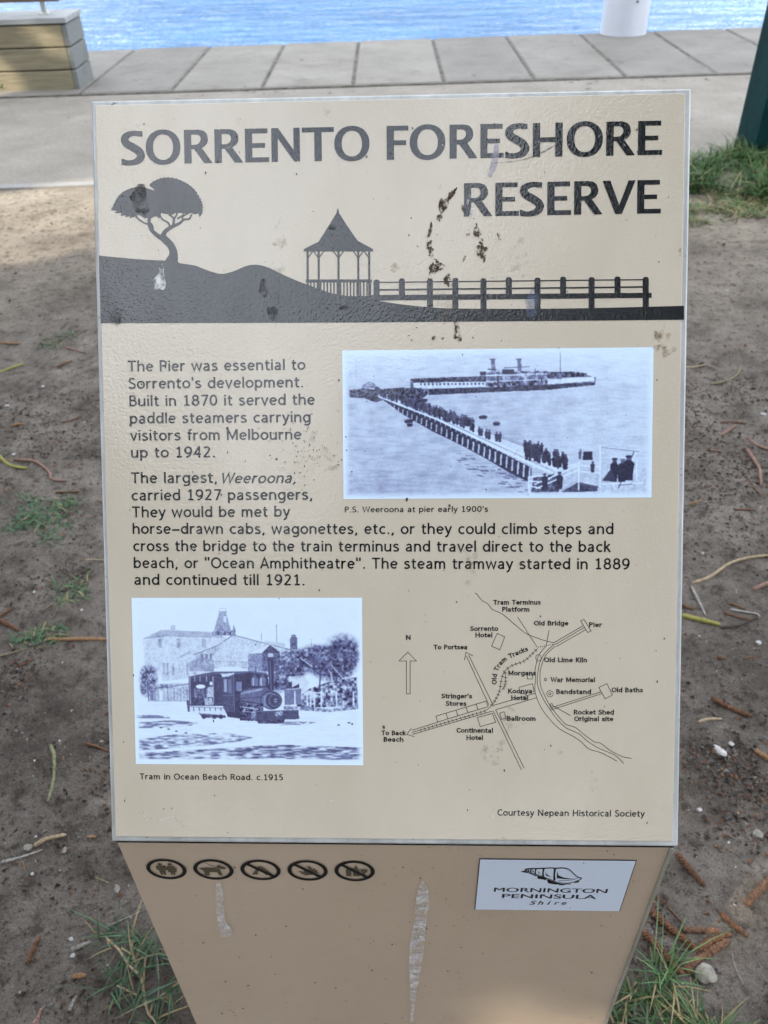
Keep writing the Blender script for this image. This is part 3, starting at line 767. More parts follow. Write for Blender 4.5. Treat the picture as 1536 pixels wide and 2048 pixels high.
ln((487, 382), (494, 341), (530, 360)); ln((497, 362), (612, 612)); ln((509, 357), (633, 612))
ln((645, 634), (790, 932)); ln((632, 640), (776, 940))
ln((633, 612), (846, 549)); ln((645, 634), (853, 572))
quad((340, 668), (597, 590), (607, 618), (349, 698))
for k in (.2, .4, .6, .8): ln((340 + 257 * k, 668 - 78 * k), (349 + 258 * k, 698 - 80 * k))
ln((217, 741), (349, 699)); ln((220, 762), (628, 641)); ln((218, 752), (590, 641), (612, 625))
ln((214, 731), (192, 763), (230, 774))
for k in range(17): 
    x = 262 + k * 20.5; yy = 740 - (x - 262) * 0.298
    ln((x - 4, yy - 8), (x + 4, yy + 8))
quad((552, 674), (629, 653), (645, 698), (566, 720)); quad((666, 651), (688, 644), (698, 677), (674, 683))
quad((764, 519), (832, 500), (842, 538), (774, 553))
quad((808, 452), (834, 450), (832, 477), (806, 475))
trk = catmull([(612, 625), (640, 590), (665, 540), (673, 490), (690, 440), (730, 408), (790, 385), (835, 345), (860, 320)], 6)
ln(*trk)
acc = 0
for i in range(1, len(trk)):
    a = np.array(trk[i - 1]); b = np.array(trk[i]); d = b - a; l_ = np.linalg.norm(d); acc += l_
    if acc > 18: 
        acc = 0; n_ = np.array([-d[1], d[0]]) / l_ * 9; ln(tuple(b + n_), tuple(b - n_))
t2 = catmull([(692, 440), (697, 480), (692, 510), (682, 532)], 4); ln(*t2)
for i in range(1, len(t2), 2):
    b = np.array(t2[i]); ln(tuple(b + (-9, 1)), tuple(b + (9, -1)))
for k in range(9): 
    x = 864 + k * 10; mp_.ellipse(x, 314 - k * 2.0, 2.6, 2.6, 8)
for off, pts in ((0, [(906, 306), (868, 350), (850, 410), (845, 450), (850, 470), (845, 520), (851, 560), (876, 620), (920, 680), (970, 730), (1035, 765), (1080, 795), (1120, 832), (1180, 850), (1262, 893)]),
                 (1, [(946, 297), (900, 340), (872, 390), (860, 450), (860, 510), (884, 570), (908, 610), (950, 670), (1000, 722), (1070, 755), (1110, 790), (1170, 828), (1250, 862), (1296, 905)]),
                 (2, [(950, 308), (905, 350), (882, 400), (872, 450), (875, 510), (895, 560), (925, 615), (985, 690), (1010, 710), (1050, 722), (1100, 762), (1150, 796), (1180, 803), (1230, 840), (1290, 870), (1336, 878)])):
    ln(*pts, sm=True)
mp_.ellipse(864, 368, 15, 18, 20, (12.6, 15.6)); mp_.ellipse(900, 479, 7.5, 7.5, 14, (5, 5)); mp_.ellipse(922, 551, 17.5, 17.5, 22, (15, 15)); mp_.ellipse(922, 551, 7, 7, 14, (4.4, 4.4)); mp_.ellipse(930, 607, 7.5, 7.5, 14, (5, 5))
ln((937, 612), (1026, 662)); ln((922, 624), (1182, 540)); ln((926, 634), (1186, 549)); quad((1171, 518), (1212, 498), (1240, 556), (1203, 576))
mp_.build('map_drawing', M_ink, panel)
ml = Flat(lambda x, y: P(*a7((x, y))), Z0 + 0.0001)
for t_, xa, xb, yb in [("Tram Terminus", 633, 876, 96), ("Platform", 680, 818, 132), ("Old Bridge", 841, 1017, 202), ("Pier", 1122, 1189, 209), ("Sorrento", 516, 659, 231), ("Hotel", 543, 629, 264), ("N", 189, 212, 278),
                       ("To Portsea", 328, 500, 326), ("Old Lime Kiln", 893, 1111, 389), ("Morgans", 711, 851, 457), ("War Memorial", 925, 1151, 490), ("Bandstand", 954, 1131, 551), ("Koonya", 709, 830, 549), ("Hotel", 725, 811, 584),
                       ("Old Baths", 1236, 1395, 541), ("Stringer's", 368, 525, 576), ("Stores", 390, 496, 614), ("Rocket Shed", 1043, 1247, 655), ("Original site", 1045, 1244, 689), ("Ballroom", 703, 848, 689),
                       ("Continental", 445, 631, 751), ("Hotel", 496, 580, 788), ("To Back", 60, 187, 766), ("Beach", 73, 174, 799)]:
    written(ml, t_, xa, xb, yb, 22.5, .185, rnd=True, gap=.10)
# words that bend along the tram tracks
arc = catmull([(650, 503), (650, 470), (658, 434), (678, 402), (706, 378), (738, 362), (775, 346), (815, 330)], 12)
d_ = [0]
for i in range(1, len(arc)): d_.append(d_[-1] + math.dist(arc[i], arc[i - 1]))
txt = "Old Tram Tracks"; adv = []; x = 0
for ch in txt:
    adv.append((ch, x, ALPHA[ch][0])); x += ALPHA[ch][0] + .10
kx = d_[-1] / x
for ch, x, wd in adv:
    if ch == ' ': continue
    s_ = (x + wd / 2) * kx; i = max(1, next(j for j in range(len(d_)) if d_[j] >= s_))
    f_ = (s_ - d_[i - 1]) / (d_[i] - d_[i - 1]); a = np.array(arc[i - 1]); b = np.array(arc[i]); q = a + (b - a) * f_; d = (b - a) / np.linalg.norm(b - a)
    n_ = np.array([d[1], -d[0]])
    for V, F in word_shapes(ch, .185, True):
        pts = [ml.fn(*(q + d * ((v[0] - wd / 2) * kx) + n_ * (v[1] * 22.5))) for v in V]; F2 = []
        for f in F:
            e, r, t = (pts[j] for j in f[:3]); F2.append(f if (r[0] - e[0]) * (t[1] - e[1]) - (r[1] - e[1]) * (t[0] - e[0]) > 0 else f[::-1])
        ml.add(pts, F2)
ml.build('map_lettering', M_ink, panel)

# ---- the two old photographs, drawn as tone grids
prr = random.Random(5)
class Pic:
    def __init__(s, x0, y0, x1, y1, nx, ny):
        s.nx, s.ny = nx, ny
        gx_, gy_ = np.meshgrid(np.linspace(x0, x1, nx), np.linspace(y0, y1, ny))
        s.X, s.Y = gx_, gy_; s.G = np.zeros_like(gx_)
    def mask(s, pts, soft=0):
        X, Y = s.X, s.Y; m_ = np.zeros(X.shape, bool); n = len(pts)
        for i in range(n):
            xa, ya = pts[i]; xb, yb = pts[(i + 1) % n]
            if ya == yb: continue
            c_ = ((Y >= min(ya, yb)) & (Y < max(ya, yb)) & (X < (xb - xa) * (Y - ya) / (yb - ya) + xa)); m_ ^= c_
        return m_.astype(float)
    def poly(s, pts, val, a=1.0, tex=0.0, seed=1, sc=9.0):
        m_ = s.mask(pts) * a
        v = val + (tex * (fbm(s.X / sc, s.Y / sc, 3, seed) - 0.44) * 2 if tex else 0)
        s.G = s.G * (1 - m_) + v * m_
    def rect(s, x0, y0, x1, y1, val, a=1.0, tex=0, seed=1): s.poly([(x0, y0), (x1, y0), (x1, y1), (x0, y1)], val, a, tex, seed)
    def line(s, x0, y0, x1, y1, wd, val, a=1.0):
        d = np.array([x1 - x0, y1 - y0], float); l_ = np.hypot(*d); d /= l_
        t_ = np.clip((s.X - x0) * d[0] + (s.Y - y0) * d[1], 0, l_)
        dd = np.hypot(s.X - x0 - t_ * d[0], s.Y - y0 - t_ * d[1])
        m_ = np.clip((wd / 2 + 0.9 - dd) / 1.8, 0, 1) * a
        s.G = s.G * (1 - m_) + val * m_
    def ell(s, cx, cy, rx, ry, val, a=1.0, soft=0.25, tex=0, seed=3, sc=8.0):
        d = np.hypot((s.X - cx) / rx, (s.Y - cy) / ry)
        m_ = np.clip((1 + soft / 2 - d) / max(soft, 0.02), 0, 1) * a
        v = val + (tex * (fbm(s.X / sc, s.Y / sc, 3, seed) - 0.44) * 2 if tex else 0)
        s.G = s.G * (1 - m_) + v * m_
    def blotch(s, mask, val, a, thr, sc, seed, stretch=1.0, width=0.12):
        n = fbm(s.X / sc / stretch, s.Y / sc, 4, seed)
        m_ = mask * np.clip((n - thr) / width, 0, 1) * a
        s.G = s.G * (1 - m_) + val * m_
    def person(s, x, y, h, val=0.05):
        k = prr.uniform(.8, 1.15); j = prr.uniform(-.05, .05) * h
        s.poly([(x - h * .12 * k, y), (x - h * .17 * k, y - h * .45), (x - h * .19 * k, y - h * .68), (x - h * .08 + j, y - h * .80), (x + h * .08 + j, y - h * .80), (x + h * .19 * k, y - h * .66), (x + h * .15 * k, y - h * .4), (x + h * .13 * k, y)], val, 1, .12, 3, 4)
        s.ell(x + j, y - h * .87, h * .085, h * .095, val + prr.uniform(.05, .3)); s.ell(x + j, y - h * .93, h * .12, h * .045, val + prr.uniform(0, .5) * (prr.random() < .3))
    def soften(s, k=1):
        for _ in range(k):
            g = np.pad(s.G, 1, mode='edge')
            s.G = (g[1:-1, 1:-1] * 4 + (g[:-2, 1:-1] + g[2:, 1:-1] + g[1:-1, :-2] + g[1:-1, 2:]) * 2 + g[:-2, :-2] + g[2:, 2:] + g[:-2, 2:] + g[2:, :-2]) / 16
        s.G = s.G * (1 + .30 * (fbm(s.X / 38, s.Y / 38, 3, 91) - .44) * np.clip((1.0 - s.G) * 3, 0, 1)) + .05 * (fbm(s.X / 9, s.Y / 9, 3, 92) - .44) * np.clip((1.0 - s.G) * 3, 0, 1)
    def fade(s, bw):
        x0, x1 = s.X.min(), s.X.max(); y0, y1 = s.Y.min(), s.Y.max()
        d = np.minimum(np.minimum(s.X - x0, x1 - s.X), np.minimum(s.Y - y0, y1 - s.Y))
        k = np.clip(1 - d / bw, 0, 1) ** 1.3
        s.G = s.G * (1 - k) + 1.0 * k
    def build(s, name, corners, lo, hi, parent, z, gam=1.55):
        (ax, ay), (bx, by) = corners
        u = np.linspace(ax, bx, s.nx); v = np.linspace(ay, by, s.ny)
        U, Vv = np.meshgrid(u, v)
        co = np.stack([U, Vv, np.full_like(U, z)], -1).reshape(-1, 3)
        o = grid_obj(name, co, s.nx, s.ny, M_print, parent, smooth=False)
        o.data.flip_normals()
        g = np.clip(s.G, 0, 1).ravel()[:, None] ** gam; g = .35 * g + .65 * (g * g * (3 - 2 * g))
        c_ = np.ones((len(co), 4), np.float32); g3 = np.clip(g / .45, 0, 1); g4 = np.clip((g - .45) / .55, 0, 1); mid = np.array((.195, .225, .42)); c_[:, :3] = (np.array(lo) * (1 - g3) + mid * g3) * (1 - g4) + np.array(hi) * g4
        at = o.data.color_attributes.new('tone', 'FLOAT_COLOR', 'POINT'); at.data.foreach_set('color', c_.ravel())
        return o
def rect_of(tl, tr, br, bl):
    c_ = [P(*p) for p in (tl, tr, br, bl)]
    return ((c_[0][0] + c_[3][0]) / 2, (c_[0][1] + c_[1][1]) / 2), ((c_[1][0] + c_[2][0]) / 2, (c_[2][1] + c_[3][1]) / 2)
INK_LO = (0.016, 0.014, 0.040); INK_HI = (0.64, 0.80, 1.0)

p = Pic(60, 62, 1416, 715, 620, 298)
X, Y = p.X, p.Y
p.G = 0.70 + 0.16 * np.clip((250 - Y) / 180, 0, 1) + 0.10 * np.clip((X - 800) / 600, 0, 1) - 0.10 * np.clip((Y - 450) / 260, 0, 1) * np.clip((900 - X) / 700, 0, 1)
p.G += 0.22 * (fbm(X / 46, Y / 7, 4, 4) - 0.48) + 0.10 * (fbm(X / 5, Y / 2.6, 2, 8) - 0.38)
# steamer
p.poly([(358, 188), (520, 182), (690, 180), (960, 178), (1100, 170), (1168, 190), (1166, 222), (1000, 236), (440, 258), (360, 250)], .42, 1, .5, 2, 12)
p.poly([(372, 204), (690, 202), (960, 196), (1150, 190), (1160, 206), (960, 218), (690, 226), (440, 232), (372, 226)], .86, 1, .25, 3)
for k in range(17): p.rect(402 + k * 17, 209, 410 + k * 17, 218, .15)
p.poly([(365, 188), (690, 180), (690, 203), (372, 206)], .12, .95, .55, 6, 6)
p.poly([(690, 206), (960, 198), (960, 232), (690, 236)], .25, 1, .9, 9, 9)
p.poly([(440, 232), (690, 230), (960, 220), (1165, 212), (1165, 222), (960, 242), (690, 250), (440, 260)], .10, 1, .25, 5, 10)
for k in range(40): p.line(445 + k * 16, 236 - k * .3, 445 + k * 16, 254 - k * .6, 2, .5, .4)
p.rect(664, 160, 960, 178, .35, 1, .8, 12); p.line(690, 176, 960, 172, 4, .9); p.rect(762, 150, 812, 172, .12); p.rect(665, 163, 690, 176, .1)
p.line(742, 182, 742, 215, 8, .12)
for fx in (722, 836): p.poly([(fx - 10, 108), (fx + 7, 108), (fx + 10, 160), (fx - 8, 160)], .40, 1, .3, 4); p.rect(fx - 14, 104, fx + 10, 110, .2)
p.line(700, 150, 735, 152, 5, .15); p.line(770, 145, 880, 140, 3, .2)
p.line(1013, 78, 1014, 180, 3, .3); p.line(905, 150, 905, 180, 3, .3); p.line(120, 100, 122, 190, 2, .55)
p.poly([(960, 165), (1060, 163), (1130, 172), (1130, 186), (960, 190)], .18, .9, .7, 14, 8)
p.poly([(1040, 190), (1160, 187), (1164, 204), (1040, 212)], .95, .9)
# far landing
p.poly([(146, 214), (180, 196), (206, 212), (206, 226), (146, 226)], .45, 1, .3, 3)
p.poly([(88, 236), (150, 228), (200, 234), (320, 226), (400, 232), (436, 246), (430, 262), (380, 290), (300, 268), (230, 262), (150, 270), (92, 268)], .14, 1, .55, 17, 7)
p.poly([(145, 250), (200, 250), (235, 280), (205, 290), (150, 268)], .10, 1, .4, 6)
p.rect(380, 276, 434, 290, .12, 1, .3)
# pier
p.poly([(228, 272), (480, 372), (700, 482), (892, 582), (892, 650), (800, 606), (700, 545), (600, 490), (450, 415), (330, 346)], .10, 1, .12, 5)
for k in range(30):
    t_ = k / 29; x = 240 + 640 * t_ ** 1.15; y0_ = 276 + (x - 228) * .465; h_ = 14 + 42 * t_
    p.poly([(x, y0_), (x + 3 + 5 * t_, y0_), (x + 1 + 4 * t_, y0_ + h_), (x - 3, y0_ + h_)], .80, .9)
for k in range(60):
    x = prr.uniform(560, 880); y0_ = 500 + (x - 560) * .42 + prr.uniform(10, 75)
    p.line(x, y0_, x + prr.uniform(8, 34), y0_ + prr.uniform(-1, 3), prr.uniform(1.5, 4), .12, .7)
p.poly([(215, 238), (470, 338), (760, 440), (870, 500), (1060, 560), (1030, 622), (900, 576), (700, 482), (480, 372), (215, 264)], .80, 1, .12, 7)
p.line(215, 250, 480, 352, 3, .97); p.line(480, 352, 1000, 590, 5, .97); p.line(215, 262, 480, 369, 4, .92); p.line(480, 369, 1000, 616, 7, .95)
p.line(480, 361, 1000, 603, 2, .35); p.line(215, 256, 480, 361, 2, .4)
for k in range(34):
    x = 240 + 22.8 * k; y0_ = 259 + (x - 240) * .455; p.line(x, y0_ - 2, x, y0_ + 12 + k * .3, 2.5, .98)
p.line(700, 425, 870, 492, 3, .35); p.line(720, 425, 880, 488, 2, .4)
for k in range(260):
    t_ = prr.random() ** 1.25; x = 205 + 430 * t_; yb = 250 + (x - 205) * .385 + prr.uniform(-16, 8)
    p.person(x, yb, 18 + 26 * t_ * prr.uniform(.8, 1.1), prr.uniform(.02, .25))
for x, yb, h_ in ((662, 440, 42), (672, 442, 40), (692, 452, 42), (704, 456, 44), (738, 466, 46), (752, 467, 46)): p.person(x, yb, h_, .14)
for k in range(52):
    x = prr.uniform(862, 1045); p.person(x, 512 + (x - 862) * .30 + prr.uniform(-6, 36), prr.uniform(40, 54), prr.uniform(.03, .14))
for k in range(14):
    x = prr.uniform(860, 935); p.person(x, 505 + prr.uniform(0, 30), 42, prr.uniform(.03, .1))
# boats
for bx_, by_, bw_ in ((678, 360, 20), (737, 388, 17), (352, 374, 22), (356, 390, 14), (408, 285, 22)):
    p.poly([(bx_ - bw_, by_ - 6), (bx_ + bw_, by_ - 7), (bx_ + bw_ * .7, by_ + 7), (bx_ - bw_ * .75, by_ + 7)], .08); p.line(bx_ - bw_ * .5, by_ - 8, bx_ + bw_ * .5, by_ - 9, 4, .3)
# landing in front
p.poly([(880, 622), (1010, 596), (1200, 560), (1395, 590), (1395, 712), (880, 712)], .74, 1, .18, 6)
p.poly([(900, 625), (1010, 605), (1025, 640), (1010, 690), (890, 690)], .22, 1, .35, 8, 10)
p.poly([(1020, 690), (1090, 648), (1180, 664), (1180, 686), (1100, 690)], .16, 1, .2, 8)
p.line(1020, 684, 1090, 640, 6, .6); p.line(1100, 650, 1180, 668, 8, .25)
for l_ in ((878, 622, 880, 690), (878, 622, 960, 616), (880, 640, 950, 645), (880, 660, 930, 672), (905, 655, 1100, 570), (915, 672, 1100, 590), (950, 645, 1010, 600), (1098, 560, 1098, 680), (1110, 572, 1190, 580), (1108, 600, 1190, 606), (1190, 490, 1192, 670), (1050, 575, 1105, 560), (1200, 494, 1370, 512), (1230, 590, 1255, 675), (1350, 550, 1350, 640), (1240, 588, 1350, 602), (1345, 520, 1282, 676), (1200, 655, 1380, 650)):
    p.line(*l_, 5, .97)
p.line(1337, 515, 1272, 672, 5, .3); p.line(1198, 494, 1360, 513, 3, .35)
p.poly([(1118, 512), (1156, 512), (1158, 548), (1114, 548)], .06); p.person(1158, 605, 52, .10); p.person(950, 675, 70, .07); p.person(1015, 676, 78, .07); p.person(1103, 545, 46, .3)
p.person(1252, 645, 108, .05); p.person(1285, 645, 104, .06); p.person(1316, 640, 114, .05)
p.poly([(1200, 640), (1240, 585), (1262, 645)], .12); p.line(1270, 660, 1330, 655, 4, .3)
for k in range(40): p.line(xk := prr.uniform(1195, 1390), yk := prr.uniform(450, 490), xk + 14, yk + prr.uniform(-6, 6), 1.5, .55, .5)
p.soften(1)
p.G += 0.06 * (rng.random(p.G.shape) - .5)
p.fade(34)
ca, cb = rect_of((687, 701), (1307.5, 695), (1303, 995), (690, 997))
p.build('pier_photograph', (ca, cb), INK_LO, INK_HI, panel, Z0, 1.02)

p = Pic(100, 74, 1442, 1045, 540, 392)
X, Y = p.X, p.Y
p.G = 0.95 + 0.05 * (fbm(X / 60, Y / 60, 3, 2) - .45)
road = np.clip((Y - 672) / 20, 0, 1); p.G = p.G * (1 - road) + road * (0.93 + 0.20 * (fbm(X / 60, Y / 6, 4, 12) - .46))
# hotel on the hill
p.poly([(160, 310), (270, 260), (590, 270), (650, 305), (650, 520), (172, 520)], .80, 1, .16, 5, 10)
p.poly([(160, 310), (272, 258), (590, 272), (640, 300), (300, 296), (170, 312)], .66, 1, .12, 6)
p.line(165, 308, 300, 294, 3, .45); p.line(300, 294, 630, 304, 3, .48)
for x in (262, 370, 520): p.rect(x - 12, 312, x + 12, 364, .62, 1, .2)
p.rect(326, 232, 352, 280, .68, 1, .2)
p.poly([(612, 160), (652, 160), (684, 280), (572, 280)], .58, 1, .25, 7, 6); p.rect(608, 150, 656, 162, .62); p.line(612, 134, 612, 160, 2, .5); p.line(652, 134, 652, 160, 2, .5); p.line(612, 136, 652, 136, 3, .6)
p.rect(636, 180, 654, 215, .85); p.poly([(570, 268), (690, 262), (690, 292), (570, 290)], .55, 1, .5, 8, 5)
for x in (598, 640, 668): p.rect(x, 268, x + 10, 288, .25)
p.poly([(688, 290), (688, 250), (696, 226), (704, 250), (708, 290)], .52, 1, .2)
# gabled shop
p.poly([(565, 400), (690, 286), (1030, 372), (1030, 520), (565, 520)], .80, 1, .22, 9, 7)
p.line(460, 402, 600, 350, 5, .42); p.line(600, 350, 690, 288, 5, .40); p.line(690, 288, 1028, 374, 5, .45)
p.poly([(470, 400), (600, 352), (640, 318), (580, 398), (570, 500), (480, 500)], .70, 1, .2, 3)
for x in (500, 528, 552): p.rect(x, 398, x + 12, 440, .38, .8)
p.poly([(420, 500), (420, 450), (490, 420), (575, 430), (575, 500)], .60, 1, .2, 5)
p.line(420, 487, 575, 470, 26, .55, .7)
p.poly([(318, 448), (440, 376), (440, 400), (330, 450)], .62); p.poly([(265, 450), (320, 440), (430, 400), (430, 540), (265, 560)], .78, 1, .2, 6, 8)
for x in (280, 302, 336, 420, 462): p.rect(x - 7, 450, x + 7, 520, .58, .8, .2)
p.rect(580, 440, 775, 478, .76, 1, .2); p.line(580, 440, 775, 446, 3, .5); p.line(580, 476, 775, 478, 3, .5)
for k in range(9): p.line(592 + 21 * k, 452, 600 + 21 * k, 468, 4, .5, .6)
p.line(945, 228, 945, 328, 4, .45); p.line(1146, 310, 1146, 366, 3, .5); p.line(856, 280, 856, 316, 6, .6); p.rect(1022, 300, 1064, 372, .40, 1, .25, 3); p.rect(1030, 286, 1058, 302, .5, 1, .4, 3)
p.poly([(870, 320), (990, 336), (996, 358), (900, 342)], .75)
# street verandahs on the left
p.poly([(180, 600), (260, 570), (430, 565), (430, 675), (180, 675)], .72, 1, .22, 8, 8)
p.line(180, 606, 430, 572, 6, .42); p.rect(250, 578, 330, 600, .55, 1, .5, 4)
for k in range(13): p.line(186 + k * 19, 602, 186 + k * 19, 674, 4, .42 + .2 * (k % 2))
p.rect(196, 612, 216, 672, .45); p.rect(250, 612, 268, 672, .92)
p.ell(188, 548, 52, 84, .42, .95, .5, .75, 21, 8); p.ell(170, 600, 34, 50, .45, .9, .5, .6, 22, 8); p.line(182, 590, 186, 670, 6, .35)
# shed on the right and the tea trees
p.poly([(776, 396), (905, 342), (962, 388), (962, 500), (776, 500)], .55, 1, .2, 4, 6); p.poly([(776, 396), (905, 342), (868, 392)], .90); p.poly([(858, 392), (905, 346), (960, 388), (958, 395)], .25, 1, .2); p.rect(858, 392, 958, 500, .36, 1, .3, 6)
p.rect(894, 392, 922, 430, .72)
p.poly([(985, 520), (1090, 512), (1130, 560), (1120, 690), (985, 690)], .82, 1, .15, 5); p.poly([(985, 516), (1100, 510), (1100, 520), (985, 528)], .3)
p.poly([(1015, 600), (1072, 570), (1072, 594)], .15); p.rect(985, 560, 1030, 600, .22, 1, .3)
for ex, ey, rx, ry, sd2 in ((1330, 400, 105, 110, 31), (1180, 430, 130, 80, 32), (1050, 450, 95, 75, 33), (1270, 470, 120, 80, 34), (960, 560, 50, 60, 36)):
    p.ell(ex, ey, rx, ry, .34, .97, .5, .62, sd2, 13)
p.blotch(((X > 960) & (Y > 300) & (Y < 560)).astype(float), .70, .6, .60, 13, 41, 1, .25); p.blotch(((X > 930) & (Y > 330) & (Y < 580)).astype(float) * (p.G < .6), .08, .8, .48, 11, 43, 1, .25)
p.poly([(1130, 600), (1240, 560), (1410, 530), (1415, 700), (1060, 710), (1050, 660)], .42, 1, .9, 51, 14)
for l_ in ((1190, 600, 1200, 480, 9), (1200, 520, 1110, 450, 7), (1205, 500, 1270, 400, 6), (1285, 560, 1330, 440, 8), (1150, 470, 1080, 420, 5), (1285, 650, 1255, 500, 5), (1330, 540, 1260, 460, 5)): p.line(*l_, .78 if l_[4] < 6 else .25)
p.poly([(985, 606), (1085, 596), (1085, 690), (985, 694)], .55, 1, .15)
for k in range(12): p.line(990 + k * 8, 605, 990 + k * 8, 690, 3, .28)
for x in (1046, 1118, 1138, 1160, 1200, 1290, 1388): p.line(x, 618, x, 700 + (x > 1130) * 18, 8, .88)
p.line(1118, 624, 1206, 622, 6, .9)
p.poly([(980, 700), (1100, 700), (1250, 718), (1415, 690), (1415, 716), (1250, 735), (980, 720)], .52, .9, .6, 55, 9)
# carriage
p.poly([(424, 530), (570, 502), (625, 520), (625, 700), (424, 700)], .20, 1, .12, 4)
p.poly([(424, 536), (570, 505), (640, 492), (770, 492), (770, 505), (640, 512), (575, 515), (428, 545)], .30)
p.poly([(575, 490), (610, 474), (720, 472), (770, 492), (770, 502), (575, 504)], .90); p.line(575, 503, 770, 500, 4, .3)
for x in (432, 460, 492, 530, 568): p.line(x, 530, x, 690, 6, .62)
p.rect(440, 560, 565, 600, .18); p.ell(494, 588, 28, 12, .95); p.poly([(470, 600), (515, 600), (520, 660), (460, 660)], .35, 1, .4, 3)
p.ell(556, 570, 9, 11, .9); p.poly([(536, 590), (566, 588), (568, 650), (532, 650)], .72, 1, .3, 4)
for x in (452, 476, 500, 526, 550): p.poly([(x - 12, 655), (x + 8, 652), (x + 16, 695), (x - 8, 697)], .66 if x % 4 else .2, 1, .2)
p.poly([(425, 704), (640, 712), (640, 760), (520, 750), (430, 735)], .86, 1, .12); p.line(430, 706, 640, 714, 5, .5)
for k in range(6): p.line(450 + 32 * k, 712, 452 + 32 * k, 728, 6, .35)
p.poly([(408, 668), (424, 668), (428, 736), (416, 736)], .25); p.poly([(480, 744), (640, 756), (640, 770), (500, 770)], .3, 1, .4)
for x in (510, 572, 610): p.ell(x, 764, 13, 13, .16)
# engine
p.poly([(622, 530), (690, 512), (690, 740), (640, 740), (622, 700)], .24, 1, .1); p.poly([(618, 520), (700, 508), (780, 498), (880, 505), (898, 530), (700, 520), (622, 534)], .34); p.poly([(618, 518), (700, 506), (660, 530), (622, 532)], .85)
p.poly([(690, 518), (780, 505), (890, 520), (898, 620), (780, 640), (740, 745), (690, 745)], .16, 1, .1, 6)
p.rect(632, 545, 648, 620, .6); p.rect(656, 545, 676, 625, .40); p.rect(705, 560, 735, 615, .5, 1, .1); p.line(690, 518, 690, 740, 3, .5); p.line(626, 640, 690, 640, 3, .5)
p.poly([(728, 640), (780, 600), (880, 590), (900, 610), (860, 640), (850, 690), (730, 682)], .34, 1, .10, 8); p.ell(790, 645, 66, 46, .36, .95, .15, .12, 5)
p.line(745, 620, 860, 600, 7, .62, .7); p.line(735, 672, 850, 690, 6, .12)
for x in (812, 858): p.poly([(x - 19, 585), (x - 21, 545), (x - 8, 528), (x + 8, 528), (x + 21, 545), (x + 19, 585)], .42, 1, .1); p.line(x - 8, 540, x - 8, 580, 6, .78); p.rect(x - 9, 518, x + 9, 530, .3)
p.poly([(892, 430), (924, 430), (926, 610), (896, 612)], .18); p.line(904, 440, 908, 605, 5, .42); p.poly([(884, 416), (930, 416), (926, 434), (890, 434)], .22); p.line(820, 470, 820, 500, 6, .3)
p.ell(908, 667, 62, 54, .10, 1, .08); p.ell(906, 667, 56, 48, .46, 1, .12, .10); p.ell(924, 668, 47, 46, .12, 1, .06); p.ell(927, 668, 40, 40, .34, 1, .1, .10, 6, 9); p.ell(930, 668, 30, 30, .22, 1, .2, .1); p.ell(933, 668, 12, 12, .55, 1, .3); p.line(905, 668, 962, 668, 3, .10); p.line(870, 640, 870, 700, 4, .65); p.line(892, 628, 930, 628, 4, .6); p.line(735, 628, 850, 604, 12, .70, .6); p.line(732, 655, 852, 648, 3, .12); p.line(640, 530, 690, 515, 3, .7)
p.poly([(720, 690), (860, 690), (860, 790), (720, 785)], .20, 1, .8, 61, 8); p.ell(760, 760, 24, 26, .18, 1, .2, .4); p.ell(806, 755, 20, 28, .5, 1, .2, .5, 63, 6)
p.line(735, 705, 830, 720, 6, .72); p.line(740, 730, 850, 745, 5, .65)
p.poly([(640, 735), (730, 740), (730, 775), (650, 765)], .15)
p.poly([(818, 730), (1066, 722), (1070, 776), (820, 786)], .24, 1, .10, 5); p.line(818, 730, 1066, 722, 4, .6); p.poly([(925, 735), (975, 730), (970, 758), (932, 760)], .58, 1, .6, 4, 5); p.poly([(818, 784), (985, 780), (980, 802), (830, 802)], .20, 1, .4, 7, 6)
# dust and long shadows on the road
p.blotch(((Y > 756) & (Y < 776) & (X < 310)).astype(float), .35, .8, .40, 14, 71, 4)
ps = p.mask([(120, 800), (330, 785), (480, 800), (420, 822), (120, 836)]); p.blotch(ps, .30, .9, .24, 9, 72, 5, .4)
ps = p.mask([(120, 900), (300, 872), (640, 858), (800, 885), (720, 908), (480, 940), (120, 966)]); p.blotch(ps, .26, .9, .26, 8, 73, 5, .42)
ps = p.mask([(120, 980), (420, 962), (720, 940), (960, 926), (1440, 940), (1440, 1015), (900, 1010), (380, 1018), (120, 1016)]); p.blotch(ps, .20, .95, .24, 8, 74, 6, .42)
ps = p.mask([(960, 790), (1180, 792), (1110, 810), (940, 812)]); p.blotch(ps, .4, .8, .35, 7, 75, 4)
for x, y_ in ((300, 838), (345, 850), (402, 860), (255, 830), (1360, 796), (1300, 810)): p.ell(x, y_, 9, 4, .2)
p.soften(1)
p.G += 0.06 * (rng.random(p.G.shape) - .5)
p.fade(46)
ca, cb = rect_of((264, 1197), (726, 1195.5), (727.5, 1531), (272, 1529))
p.build('tram_photograph', (ca, cb), (0.030, 0.018, 0.060), (0.68, 0.83, 1.0), panel, Z0, 1.05)

